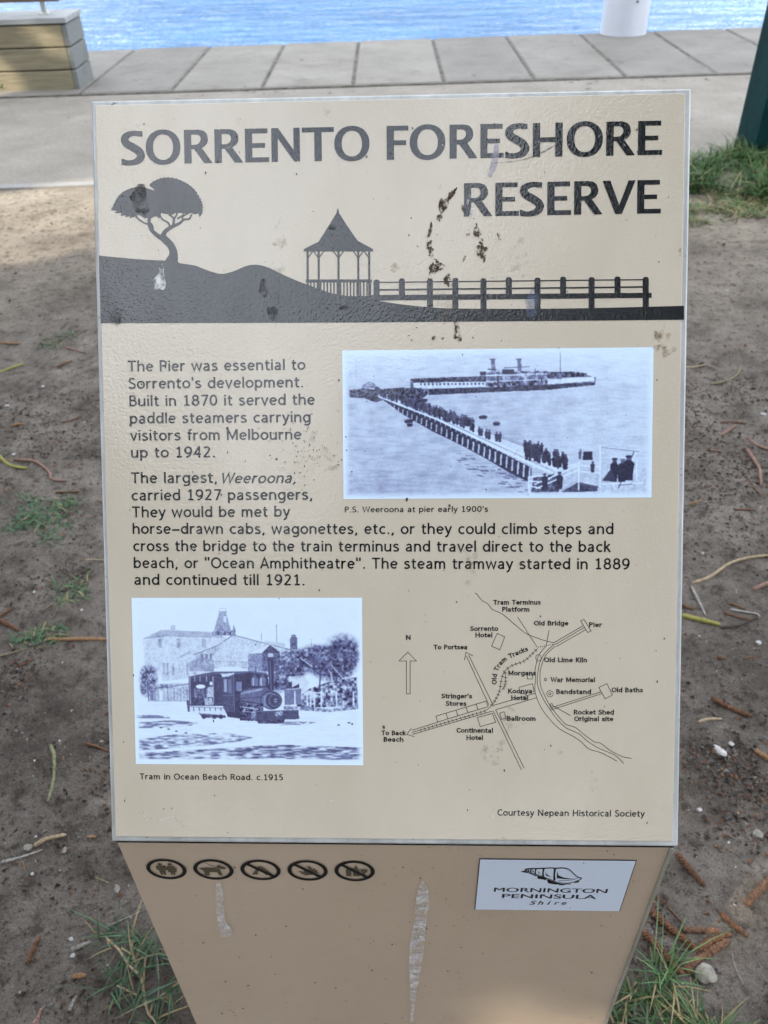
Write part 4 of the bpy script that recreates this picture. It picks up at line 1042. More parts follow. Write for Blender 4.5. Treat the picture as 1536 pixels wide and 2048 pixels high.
# ---- dirt on the panel
def blob_loop(cx, cy, rx, ry, rough, seed, n=26, rot=0.0):
    r_ = random.Random(seed); ph = [r_.uniform(0, 6.28) for _ in range(4)]; out = []
    for k in range(n):
        a = 2 * math.pi * k / n
        q = 1 + rough * (0.45 * math.sin(2 * a + ph[0]) + 0.35 * math.sin(3 * a + ph[1]) + 0.3 * math.sin(5 * a + ph[2]) + r_.uniform(-.35, .35))
        x, y = rx * q * math.cos(a), ry * q * math.sin(a)
        out.append((cx + x * math.cos(rot) - y * math.sin(rot), cy + x * math.sin(rot) + y * math.cos(rot)))
    return out
def mud_mat(name, a, b, lo=0.36, hi=0.52, rough=0.85, scale=150):
    m = Mat(name, rough, 0.2)
    m.set('Base Color', m.ramp(m.noise(scale * 1.3, 4, 0.7), [(0.3, a), (0.7, b)]))
    m.alpha(m.ramp(m.noise(scale, 6, 0.72), [(lo, 0.0), (hi, 1.0)]))
    m.set('Normal', m.bump(m.noise(scale * 2, 4), 0.6, 0.002)); return m.m
M_mud = mud_mat('mud_splash', (0.020, 0.014, 0.010), (0.115, 0.080, 0.056), 0.45, 0.55, 0.85, 190)
M_film = mud_mat('dirty_film', (0.22, 0.18, 0.14), (0.36, 0.30, 0.24), 0.52, 1.05, 0.5, 95)
M_ochre = mud_mat('ochre_stain', (0.14, 0.085, 0.04), (0.34, 0.25, 0.15), 0.47, 0.80, 0.6, 110)
M_scuff = mud_mat('white_scuff', (0.55, 0.55, 0.54), (0.75, 0.75, 0.74), 0.44, 0.60, 0.6, 120)
M_violet = mud_mat('violet_smear', (0.36, 0.34, 0.46), (0.46, 0.44, 0.54), 0.25, 0.7, 0.4, 60)
M_blue = mud_mat('blue_smear', (0.13, 0.16, 0.26), (0.24, 0.29, 0.42), 0.38, 0.85, 0.4, 90)
def stains(name, mat, items, z):
    for i, it in enumerate(items):
        cx, cy, rx, ry, ro = it[:5]
        one(name, mat, blob_loop(cx, cy, rx * .85, ry, .5, i * 7 + 3, rot=ro), z + i * 0.000004)
def one(name, mat, loop, z):
    fl = Flat(P, z); fl.poly(loop); return fl.build(name, mat, panel)
def one_line(name, mat, pts, wd, n, z):
    fl = Flat(P, z); fl.smooth(pts, wd, n); return fl.build(name, mat, panel)
Z1 = Z0 + 0.00022
stains('mud_stain', M_mud, [(889, 415, 8, 24, .25), (905, 392, 7, 9, .3), (884, 432, 6, 12, .1), (863, 478, 7, 24, .05), (865, 502, 6, 14, 0), (872, 538, 15, 17, .2), (884, 534, 14, 8, .5), (898, 562, 11, 10, .4),
        (957, 462, 6, 16, -.25), (963, 482, 6, 12, -.4), (965, 502, 11, 13, .2), (970, 517, 5, 9, 0), (1001, 475, 4, 9, -.2), (940, 466, 4, 6, 0), (916, 655, 6, 12, -.25), (919, 672, 7, 13, -.1), (932, 518, 3, 6, .4), (870, 676, 4, 4, 0), (888, 677, 4, 3, 0), (882, 377, 3, 5, .3), (929, 417, 4, 6, 0), (912, 385, 4, 8, .5)], Z1)
stains('ochre_stain', M_ochre, [(1328, 680, 17, 20, .2), (1338, 700, 15, 12, .3), (1320, 662, 11, 12, 0), (1360, 505, 5, 6, 0), (1312, 688, 8, 14, 0), (795, 535, 14, 8, .2)], Z1)
stains('dirty_film', M_film, [(940, 1110, 22, 24, .2), (938, 1150, 24, 30, -.2), (660, 215, 8, 22, .1), (565, 470, 22, 26, 0), (455, 440, 8, 9, 0), (635, 285, 6, 26, 0), (560, 535, 16, 30, 0), (1040, 520, 26, 30, .3), (640, 905, 40, 46, .2), (880, 600, 36, 44, .1),
        (1030, 1440, 22, 36, .1), (985, 1505, 26, 26, .2), (1186, 1560, 8, 22, 0), (1000, 1480, 14, 40, .2), (1120, 1500, 6, 10, 0), (285, 1205, 16, 22, .2), (265, 760, 10, 30, 0), (905, 1690, 20, 8, 0), (1010, 1676, 22, 8, .1), (680, 480, 22, 18, .3), (1225, 600, 20, 10, .3)], Z1)
fl = Flat(P, Z1)
r_ = random.Random(9)
for k in range(150):
    cx = r_.uniform(240, 1340); cy = r_.uniform(220, 1670); s_ = r_.uniform(.6, 1.6) * (1.8 if r_.random() < .08 else 1)
    fl.poly(blob_loop(cx, cy, s_, s_ * r_.uniform(.7, 2.0), .3, k, 9))
for k in range(90):
    cx = r_.gauss(610, 45); cy = r_.gauss(905, 40); s_ = r_.uniform(.5, 1.5); fl.poly(blob_loop(cx, cy, s_, s_, .3, k, 8))
M_speck = Mat('dirt_speck', 0.8, 0.2, (0.07, 0.05, 0.04)).m
fl.build('dirt_speck', M_speck, panel)['kind'] = 'stuff'
for lp in (blob_loop(322, 566, 11, 18, .35, 4), blob_loop(326, 540, 5, 22, .4, 8), blob_loop(941, 400, 3, 14, .4, 3, rot=.3), blob_loop(946, 425, 3, 16, .4, 5, rot=.2)): one('pale_scuff', M_scuff, lp, Z1 + .00003)
for k in range(70):
    r2 = random.Random(k); x = r2.choice([r2.uniform(240, 420), r2.uniform(850, 1120), r2.uniform(1180, 1330), r2.uniform(300, 700)]); y = r2.choice([r2.uniform(780, 900), r2.uniform(1030, 1130), r2.uniform(215, 300), r2.uniform(670, 700), r2.uniform(1590, 1670)])
    dx, dy = r2.uniform(-9, 9), r2.uniform(3, 14)
    one_line('pale_scuff', M_scuff, [(x, y), (x + dx * .3, y + dy * .5), (x + dx, y + dy)], r2.uniform(.8, 1.8), 3, Z1 + .00003)
one_line('pale_scuff', M_scuff, [(285, 1622), (292, 1640), (310, 1637), (325, 1642), (345, 1634), (360, 1648), (372, 1655)], 1.3, 4, Z1 + .00003)
fl = Flat(P, Z1); fl.smooth([(997, 290, 8), (995, 312, 12), (990, 335, 13), (982, 355, 8)], 10, 5); fl.build('violet_smear', M_violet, panel)
one('blue_smear', M_blue, blob_loop(1066, 609, 14, 25, .35, 6, rot=.1), Z1 + .00004)
m = Mat('old_scratch', 0.6, 0.25); m.set('Base Color', m.ramp(m.noise(200, 4), [(0.3, (0.03, 0.03, 0.032)), (0.7, (0.09, 0.085, 0.085))])); m.alpha(m.ramp(m.noise(110, 5, .7), [(0.36, 0.0), (0.62, 0.75)]))
for pts in ([(985, 328, 1), (1030, 324, 2), (1070, 315, 3), (1108, 295, 3), (1130, 285, 2)], [(1072, 262, 2), (1082, 280, 3), (1118, 278, 3)], [(918, 290, 2), (940, 286, 2)], [(562, 560, .6), (560, 610, 1), (554, 655, .6)]):
    one_line('dark_scratch', m.m, pts, 2, 4, Z1 + .00004)
for lp in (blob_loop(530, 577, 8, 18, .35, 2), blob_loop(548, 626, 9, 16, .3, 3), blob_loop(234, 634, 13, 16, .35, 5), blob_loop(283, 400, 20, 26, .4, 6), blob_loop(690, 616, 9, 5, .3, 7), blob_loop(668, 456, 6, 6, .3, 8)): one('dark_scratch', m.m, lp, Z1 + .00004)

# ---- front of the pedestal
front_m = inv @ frame(PC[3] + FN * -0.003, FX, FZ, FN)
v, f = box((PW - 0.0058, PW - 0.002, -0.8199 + 0.01, -0.007, -0.004, 0.0016), 0.0006)
m = Mat('folded_edge', 0.5, 0.3); m.set('Base Color', m.ramp(m.noise(60, 5, .7, (1, .2, 1)), [(0.35, (0.22, 0.215, 0.17)), (0.65, (0.33, 0.32, 0.27))]))
mesh_obj('corner_trim', v, f, m.m, sign, matrix=front_m)
v, f = box((0.003, PW - 0.003, -0.0052, -0.0042, -0.004, 0.0008), 0.0)
mesh_obj('gap_shade_strip', v, f, M_gap, sign, matrix=front_m)  # dark strip painted in for the shade between tray and pedestal
M_sym = Mat('symbol_black', 0.35, 0.4, (0.006, 0.006, 0.006)).m
M_pict = Mat('symbol_olive', 0.45, 0.35, (0.085, 0.070, 0.045)).m
IDN = lambda x, y: (x, y)
def mm(pts): return [(x / 1000, y / 1000) for x, y in pts]
def symbol(cx, cy, draw, slash):
    """round notice symbol; the drawing's unit is the millimetre, y up, about the centre"""
    org = Matrix.Translation(Vector((cx / 1000, -cy / 1000, 0)))
    fl = Flat(IDN, 0.0009); fl.ellipse(0, 0, .0187, .0187, 48, (.0150, .0150), mapped=False)
    ring = mesh_obj('notice_symbol', fl.V, fl.F, M_sym, sign, matrix=front_m @ org)
    if slash:
        fl = Flat(IDN, 0.0011); fl.stroke(mm([(-12.0, 12.2), (12.2, -12.0)]), .0036, mapped=False); fl.build('slash_bar', M_sym, ring)
    fl = Flat(IDN, 0.0009); draw(fl); fl.build('pictogram', M_pict, ring)
def d_people(fl):
    for s_, x in ((0, -4.6), (1, 4.8)):
        fl.ellipse(x / 1000, .0092, .0019, .0019, 16, mapped=False)
        if not s_: fl.poly(mm([(x - 4.6, 6.2), (x + 4.6, 6.2), (x + 4.6, -1.5), (x + 3.2, -1.5), (x + 2.9, 3.2), (x + 2.5, -10.5), (x + .4, -10.5), (x, -2.5), (x - .4, -10.5), (x - 2.5, -10.5), (x - 2.9, 3.2), (x - 3.2, -1.5), (x - 4.6, -1.5)]), mapped=False)
        else: fl.poly(mm([(x - 2.6, 6.4), (x + 2.6, 6.4), (x + 5.4, -1.2), (x + 4.0, -1.8), (x + 2.6, 2.2), (x + 4.4, -5.2), (x + 2.2, -5.2), (x + 2.0, -10.5), (x + .4, -10.5), (x, -5.2), (x - .4, -10.5), (x - 2.0, -10.5), (x - 2.2, -5.2), (x - 4.4, -5.2), (x - 2.6, 2.2), (x - 4.0, -1.8), (x - 5.4, -1.2)]), mapped=False)
def d_dog(fl):
    fl.poly(mm([(-12.5, 1.8), (-12.0, 3.2), (1, 3.2), (4, 1.8), (6, 1.5), (7.2, -10.6), (4.2, -10.6), (2.6, -4.4), (-4.4, -4.4), (-5, -10.6), (-9.2, -10.6), (-9.8, -1.2), (-12, .6)]), mapped=False)
    fl.poly(mm([(3.2, 4.8), (6.2, 9.4), (7.6, 6.6), (12.4, 4.4), (11.2, 1.2), (7.6, 2.0), (5.6, 2.8)]), mapped=False)
    fl.stroke(mm([(3.8, 3.4), (-6.0, 12.8)]), .0007, mapped=False)
def d_tent(fl):
    fl.poly(mm([(0, 8.6), (-9.2, -8.2), (-3.6, -8.2), (-.8, 4), (0, -3)]), mapped=False); fl.poly(mm([(.6, 8.6), (10.6, -7.2), (4.4, -9.4), (1.2, -2)]), mapped=False)
def d_fire(fl):
    fl.poly(mm([(-9.6, -1.5), (-6.2, -1.0), (-4.0, -3.6), (-3.2, .8), (-.6, -2), (1.4, 3.2), (-.8, 8.8), (3.6, 6.2), (4.4, 2.0), (7.4, 4.6), (6.6, .4), (9.4, 1.4), (7.8, -2.6), (10.4, -2.6), (7, -6.6), (1, -8.2), (-5.4, -9.2), (-2.6, -6.6), (-7.6, -6.0), (-5.4, -4.2)]), mapped=False)
def d_drink(fl):
    fl.poly(mm([(-8.2, -9.2), (-3.4, -9.2), (-3.4, 1.2), (-4.8, 3.4), (-4.8, 6.4), (-6.8, 6.4), (-6.8, 3.4), (-8.2, 1.2)]), mapped=False)
    fl.poly(mm([(-1.6, -9.4), (4.4, -9.4), (4.4, 2.2), (2.6, 5), (2.6, 9.4), (.2, 9.4), (.2, 5), (-1.6, 2.2)]), mapped=False)
    fl.poly(mm([(5.2, 3.2), (12.2, 3.2), (11.6, -1.6), (9.4, -3.8), (9.4, -7.2), (11.2, -8.0), (6.2, -8.0), (8.0, -7.2), (8.0, -3.8), (5.8, -1.6)]), mapped=False)
for k, (dr, sl_) in enumerate(((d_people, 0), (d_dog, 0), (d_tent, 1), (d_fire, 1), (d_drink, 1))):
    c_ = Q(332 + 94.2 * k, 1743.5 + 1.2 * (k > 0)); symbol(c_[0] * 1000, 52.0, dr, sl_)

# council label
M_label = Mat('label_white', 0.45, 0.4, (0.64, 0.71, 0.83)).m
fl = Flat(IDN, 0.0007); fl.poly(mm([(328.6, -27.6), (469.4, -27.6), (469.4, -124.6), (328.6, -124.6)]), mapped=False)
lab = fl.build('council_label', M_sym, sign); lab.matrix_local = front_m
fl = Flat(IDN, 0.0010); fl.poly(mm([(329.4, -28.4), (468.6, -28.4), (468.6, -123.8), (329.4, -123.8)]), mapped=False); fl.build('label_face', M_label, lab)
def a8(p): return Q(930 + p[0] / 4.267, 1710 + p[1] / 4.267)
fl = Flat(lambda x, y: a8((x, y)), 0.0012)
for t_, xa, xb, yb, cap, yb2 in (("MORNINGTON", 248, 1212, 329, 35, 341), ("PENINSULA", 318, 1120, 382, 34, 391)): lettering(fl, t_, xa, xb, yb, cap, 0.0, base2=yb2, heavy=1)
for ch, xa, xb in (("S", 552, 606), ("h", 622, 668), ("i", 704, 730), ("r", 762, 802), ("e", 826, 864)): lettering(fl, ch, xa, xb, 440, 34, 0.0, 0.25, heavy=1)
fl.build('council_lettering', M_sym, lab)
fl = Flat(lambda x, y: a8((x, y)), 0.0012)
top_ = catmull([(512, 142), (540, 134), (600, 132), (660, 130), (740, 127), (780, 130), (840, 127), (890, 140), (930, 175), (965, 205), (1000, 212)], 5)
fl.stroke(top_, 9)
lowc = catmull([(512, 145), (560, 165), (640, 190), (720, 220), (800, 250), (880, 256), (950, 240), (1000, 218)], 5)
fl.stroke([(x, y_, 5) for x, y_ in lowc], 5)
fl.poly([(512, 140), (545, 132), (552, 165), (520, 152)], [[(528, 142), (540, 142), (540, 152), (530, 150)]])
for x, y0_, y1_, wd in ((566, 133, 166, 14), (606, 132, 178, 14), (672, 130, 200, 18), (768, 129, 232, 20)): fl.stroke(catmull([(x + 4, y0_, wd), (x - 4, (y0_ + y1_) / 2, wd * .7), (x - 2, y1_, wd)], 4), wd)
for lp in ([(578, 140), (586, 150), (592, 162), (578, 158)], [(622, 145), (632, 165), (652, 178), (628, 172)], [(690, 150), (698, 180), (740, 206), (694, 192)], [(788, 150), (800, 190), (850, 210), (920, 218), (860, 222), (786, 214)]): fl.poly(lp)
for k in range(46):
    r2 = random.Random(k + 3); t_ = r2.random(); i = int(t_ * (len(lowc) - 2)); x, y_ = lowc[i]
    fl.poly([(x - 16, y_ + 4), (x + 16, y_ + 9), (x + r2.uniform(-26, 10), y_ + r2.uniform(10, 26) * (1.1 - abs(t_ - .5)))])
fl.poly([(700, 222), (760, 246), (830, 262), (780, 268), (710, 256)]); fl.poly([(474, 158), (512, 150), (545, 168), (500, 164)]); fl.poly([(618, 190), (690, 210), (700, 228), (622, 218)])
fl.smooth([(800, 236), (880, 232), (960, 216)], 4, 5)
fl.build('shell_emblem', M_sym, lab)

# droppings and scuffs running down the front
M_drop = mud_mat('dried_streak', (0.58, 0.56, 0.55), (0.74, 0.72, 0.70), 0.36, 0.66, 0.7, 85)
def streak(pts, name):
    fl = Flat(Q, 0.0013); fl.stroke(catmull(pts, 6), 1); mesh_obj(name, fl.V, fl.F, M_drop, sign, matrix=front_m)
streak([(435, 1764, 4), (438, 1785, 14), (440, 1820, 17), (442, 1842, 14), (446, 1856, 20), (452, 1868, 22), (446, 1879, 10)], 'dried_streak')
streak([(846, 1766, 4), (847, 1780, 18), (845, 1810, 28), (842, 1840, 24), (836, 1880, 29), (832, 1920, 27), (829, 1960, 19), (826, 2000, 11), (824, 2046, 6)], 'dried_streak')
fl = Flat(Q, 0.0012)
for k in range(90):
    r2 = random.Random(k + 50); s_ = r2.uniform(.6, 2.0); fl.poly(blob_loop(r2.uniform(260, 1320), r2.uniform(1700, 2040), s_, s_ * .7, .3, k, 8))
mesh_obj('dirt_speck', fl.V, fl.F, M_speck, sign, matrix=front_m)['kind'] = 'stuff'

# ------------------------------------------------------------------ bench, pile, post
def local(o, X, Yv): return frame(o, X, Yv, Vector((0, 0, 1)))
bench = thing('bench', 'weathered timber bench on a solid box base, beside the water at the path edge', 'bench', (-2.6, 7.63, 0))
bx = Vector((1, 0.03, 0)).normalized(); by = Vector((-0.03, 1, 0)).normalized()
bm_ = frame(Vector((0, 0, 0)), bx, by, Vector((0, 0, 1)))
BL_ = -2.6; BD = 0.46
for k in range(3):
    z0 = 0.0 + k * 0.166 + 0.004
    v, f = xform(box((BL_, -0.042, 0.002 * k, 0.04, z0, z0 + 0.156), 0.006), bm_)
    mesh_obj('front_board', v, f, M_timber, bench)
    v, f = xform(box((-0.040, 0.0, 0.002 * k, BD, z0, z0 + 0.156), 0.006), bm_)
    mesh_obj('end_board', v, f, M_timber_shaded, bench)
v, f = xform(box((BL_, -0.045, 0.05, BD - .02, 0.0, 0.49), 0.0), bm_); mesh_obj('inner_frame', v, f, M_gap, bench)
for k in range(4):
    y0_ = -0.012 + k * 0.122
    v, f = xform(box((BL_, 0.012, y0_, y0_ + 0.114, 0.502, 0.545), 0.006), bm_); mesh_obj('seat_slat', v, f, M_seat, bench)
for xb_ in (-0.225, -1.6):
    br = join([xform(box((xb_ - 0.03, xb_ + 0.05, 0.18, 0.26, 0.545, 0.553), 0.002), bm_), xform(box((xb_ - 0.018, xb_ + 0.022, 0.232, 0.244, 0.548, 1.0), 0.003), bm_)])
    mesh_obj('bracket', br[0], br[1], M_galv, bench)
for k in range(2):
    v, f = xform(box((BL_, -0.07, 0.19, 0.228, 0.632 + k * 0.17, 0.775 + k * 0.17), 0.006), bm_); mesh_obj('back_board', v, f, M_dark_timber, bench)

def lathe(prof, n=48):
    V = []; F = []
    for r, z in prof:
        for k in range(n): a = 2 * math.pi * k / n; V.append((r * math.cos(a), r * math.sin(a), z))
    for i in range(len(prof) - 1):
        for k in range(n): F.append((i * n + k, i * n + (k + 1) % n, (i + 1) * n + (k + 1) % n, (i + 1) * n + k))
    F.append(tuple(range(n))[::-1]); F.append(tuple((len(prof) - 1) * n + k for k in range(n)))
    return V, F
pile = thing('mooring_pile', 'thick white round pile rising from the pavement slabs at the water', 'pile', (2.425, 9.62, 0.02))
v, f = lathe([(0.232, -0.1), (0.232, 0.0), (0.230, 0.012), (0.228, 0.03), (0.228, 2.4), (0.20, 2.5), (0.04, 2.56)])
mesh_obj('sleeve', v, f, M_pile, pile, smooth=True)
v, f = lathe([(0.011, 0), (0.011, 0.008), (0.006, 0.012)], 14)
bo = mesh_obj('bolt', v, f, M_gap, pile); bo.matrix_local = Matrix.Translation(Vector((0.045, -0.226, 0.30))) @ Matrix.Rotation(R(90), 4, 'X')

post = thing('steel_post', 'dark green painted steel post standing in the grass, mud at its foot', 'post', (2.40, 5.36, 0))
px_ = 0.20
v, f = join([box((-px_, -px_ + 0.075, -0.16, 0.16, -0.1, 3.2), 0.006), box((px_ - 0.075, px_, -0.16, 0.16, -0.1, 3.2), 0.006)])
mesh_obj('flange', v, f, M_green, post)
v, f = box((-px_ + 0.075, px_ - 0.075, -0.07, 0.07, -0.1, 3.2), 0.0); mesh_obj('web', v, f, M_green, post)
v, f = box((-px_ + 0.08, px_ - 0.08, -0.14, -0.075, 0.02, 0.16), 0.03); mesh_obj('mud_clod', v, f, M_dry_mud, post)

# ------------------------------------------------------------------ grass
def blades(P0, hgt, wid, lean, cols, segs=4, curl=0.6):
    """P0 (n,3) feet; each blade a bent tapering ribbon"""
    n = len(P0); az = rng.uniform(0, 2 * np.pi, n); dirv = np.stack([np.cos(az), np.sin(az)], 1)
    side = np.stack([-np.sin(az), np.cos(az)], 1)
    tw = rng.uniform(-.7, .7, n)
    V = np.zeros((n, (segs + 1) * 2, 3))
    C = np.zeros((n, (segs + 1) * 2, 3))
    for k in range(segs + 1):
        t_ = k / segs
        out = lean * hgt * (t_ + curl * t_ ** 2.2)
        z = hgt * (t_ - 0.35 * np.minimum(lean, 1.3) * t_ ** 2.4)
        w_ = wid * (1 - t_ ** 1.6) * 0.5 + 0.0002
        for s_, j in ((-1, 0), (1, 1)):
            V[:, 2 * k + j, :2] = P0[:, :2] + dirv * out[:, None] + side * (s_ * w_ * np.cos(tw))[:, None]
            V[:, 2 * k + j, 2] = P0[:, 2] + z + s_ * w_ * np.sin(tw)
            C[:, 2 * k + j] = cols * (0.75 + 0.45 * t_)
    f = []
    for k in range(segs): f.append([2 * k, 2 * k + 1, 2 * k + 3, 2 * k + 2])
    F = (np.array(f)[None] + (np.arange(n) * (segs + 1) * 2)[:, None, None]).reshape(-1, 4)
    return V.reshape(-1, 3), F, C.reshape(-1, 3)
def in_poly(x, y, poly):
    m_ = np.zeros(len(x), bool); n = len(poly)
    for i in range(n):
        xa, ya = poly[i]; xb, yb = poly[(i + 1) % n]
        if ya == yb: continue
        m_ ^= (y >= min(ya, yb)) & (y < max(ya, yb)) & (x < (xb - xa) * (y - ya) / (yb - ya) + xa)
    return m_
def scatter(px, n, clump=0.5, cs=9):
    g = [ground(*p) for p in px]; poly = [(p.x, p.y) for p in g]
    xs_ = [p[0] for p in poly]; ys_ = [p[1] for p in poly]
    x = rng.uniform(min(xs_), max(xs_), n * 6); y = rng.uniform(min(ys_), max(ys_), n * 6)
    k = in_poly(x, y, poly) & (fbm(x * cs, y * cs, 2, 77) > clump * .75 * (0.6 + 0.8 * rng.random(len(x))))
    x, y = x[k][:n], y[k][:n]
    return np.stack([x, y, soil_height(x, y) - 0.002], 1)
def greens(n, a=(0.030, 0.085, 0.018), b=(0.085, 0.165, 0.035), dry=0.1):
    t_ = rng.random((n, 1)); c_ = np.array(a) * (1 - t_) + np.array(b) * t_
    d = rng.random(n) < dry; c_[d] = np.array((0.22, 0.18, 0.09)) * rng.uniform(.6, 1.2, (d.sum(), 1)); return c_
def grass(label, px, n, h, wd, lean, clump=.5, cs=9, dry=.1, a=None, b=None):
    p0 = scatter(px, n, clump, cs); n = len(p0)
    kw = {}
    if a: kw = dict(a=a, b=b)
    V, F, C = blades(p0, rng.uniform(*h, n), rng.uniform(*wd, n), rng.uniform(*lean, n), greens(n, dry=dry, **kw))
    return tag(quads_obj('grass', V, F, M_grass, colors=C), label, 'grass', kind='stuff')
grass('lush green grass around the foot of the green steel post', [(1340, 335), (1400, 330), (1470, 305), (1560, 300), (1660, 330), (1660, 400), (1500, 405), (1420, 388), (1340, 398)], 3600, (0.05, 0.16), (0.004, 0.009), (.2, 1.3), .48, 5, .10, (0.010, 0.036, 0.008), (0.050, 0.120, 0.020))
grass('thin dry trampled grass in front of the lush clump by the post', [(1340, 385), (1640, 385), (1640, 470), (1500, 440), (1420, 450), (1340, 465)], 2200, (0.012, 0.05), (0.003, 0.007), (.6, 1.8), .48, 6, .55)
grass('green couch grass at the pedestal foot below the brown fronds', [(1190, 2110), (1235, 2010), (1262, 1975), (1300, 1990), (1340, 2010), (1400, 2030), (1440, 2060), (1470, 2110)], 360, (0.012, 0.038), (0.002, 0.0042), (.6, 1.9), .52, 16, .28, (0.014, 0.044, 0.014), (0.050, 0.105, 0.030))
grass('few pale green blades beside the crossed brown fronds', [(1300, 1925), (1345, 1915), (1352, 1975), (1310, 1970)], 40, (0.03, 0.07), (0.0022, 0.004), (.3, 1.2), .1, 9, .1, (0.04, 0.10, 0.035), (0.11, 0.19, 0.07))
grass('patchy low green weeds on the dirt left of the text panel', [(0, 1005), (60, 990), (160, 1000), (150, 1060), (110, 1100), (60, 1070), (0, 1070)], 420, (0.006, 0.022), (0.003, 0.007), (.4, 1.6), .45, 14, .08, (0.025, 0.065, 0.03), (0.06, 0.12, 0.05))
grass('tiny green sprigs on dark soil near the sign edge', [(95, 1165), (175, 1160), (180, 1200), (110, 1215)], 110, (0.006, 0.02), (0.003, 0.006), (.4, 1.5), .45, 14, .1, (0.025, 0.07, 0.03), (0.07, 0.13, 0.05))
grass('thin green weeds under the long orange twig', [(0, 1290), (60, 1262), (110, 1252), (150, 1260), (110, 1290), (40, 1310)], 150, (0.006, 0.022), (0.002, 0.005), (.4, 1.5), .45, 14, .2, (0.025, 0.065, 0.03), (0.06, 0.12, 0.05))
grass('faint green fuzz on the far dirt beyond the twigs', [(80, 680), (150, 660), (140, 690), (90, 700)], 130, (0.006, 0.018), (0.003, 0.006), (.5, 1.5), .4, 12, .2, (0.03, 0.06, 0.03), (0.06, 0.10, 0.05))

# ------------------------------------------------------------------ litter
def tube(pts, rad, nseg=8, scaly=0.0, step=0.003, taper=0.25, seed=0):
    """bent tube along 3-D points; scaly > 0 gives the overlapping leaf scales of a pine branchlet"""
    P3 = [Vector(p) for p in pts]
    L_ = sum((P3[i + 1] - P3[i]).length for i in range(len(P3) - 1))
    per = max(3, int(L_ / max(step, 1e-3) / max(1, len(P3) - 1)))
    cm = [Vector(p) for p in catmull([tuple(p) for p in P3], per)]
    V = []; F = []; r2 = random.Random(seed); n = len(cm); ph = r2.uniform(0, 6)
    s = 0
    for i, p in enumerate(cm):
        d = (cm[min(n - 1, i + 1)] - cm[max(0, i - 1)]).normalized()
        if i: s += (p - cm[i - 1]).length
        t_ = i / (n - 1)
        e = min(1, 0.45 + min(t_ * 1.3, 1 - t_) * 5) * (1 - taper * t_) * (1 + .07 * math.sin(9 * t_ + ph))
        up = Vector((0, 0, 1)); sd_ = d.cross(up)
        if sd_.length < .1: sd_ = Vector((1, 0, 0))
        sd_.normalize(); up = sd_.cross(d)
        for k in range(nseg):
            a = 2 * math.pi * k / nseg
            q = rad * e
            if scaly:
                saw = ((s / (rad * 0.95)) + (0.5 if k % 2 else 0)) % 1.0
                q *= 1 + scaly * 1.25 * (saw - 0.45) + r2.uniform(-.10, .10)
            else: q *= 1 + 0.10 * math.sin(s * 70 + ph + k) + r2.uniform(-.04, .04)
            V.append(p + sd_ * (q * math.cos(a)) + up * (q * math.sin(a)))
        if i:
            for k in range(nseg):
                b = (i - 1) * nseg; F.append((b + k, b + (k + 1) % nseg, b + nseg + (k + 1) % nseg, b + nseg + k))
    F.append(tuple(range(nseg))[::-1]); F.append(tuple((n - 1) * nseg + k for k in range(nseg)))
    return V, F
nlit = 0
def twig(name, label, px, wpx, tone, scaly=0.0, lift=0.0, group=None, cat='twig'):
    global nlit; nlit += 1
    g = [ground(*p) for p in px]
    mid = g[len(g) // 2]; depth = (mid - Vector((0, 0, CAM_H))).dot(FW)
    rad = wpx * depth / FPX / 2 * (0.92 if scaly > .3 else 0.82)
    r2 = random.Random(nlit)
    c0 = g[0]
    pts = []
    for i, p in enumerate(g):
        z = gz(p.x, p.y) + rad * 0.5 + lift + r2.uniform(-.001, .002)
        pts.append((p.x - c0.x, p.y - c0.y, z))
    v, f = tube(pts, rad, 10 if scaly else 7, scaly, max(.0022, rad * .32) if scaly else .006, .25 if scaly else .45, nlit)
    o = mesh_obj(name, v, f, LIT[tone], smooth=not scaly); o.location = (c0.x, c0.y, 0)
    return tag(o, label, cat, group)
FR = 'fallen_frond'; TW = 'twig'
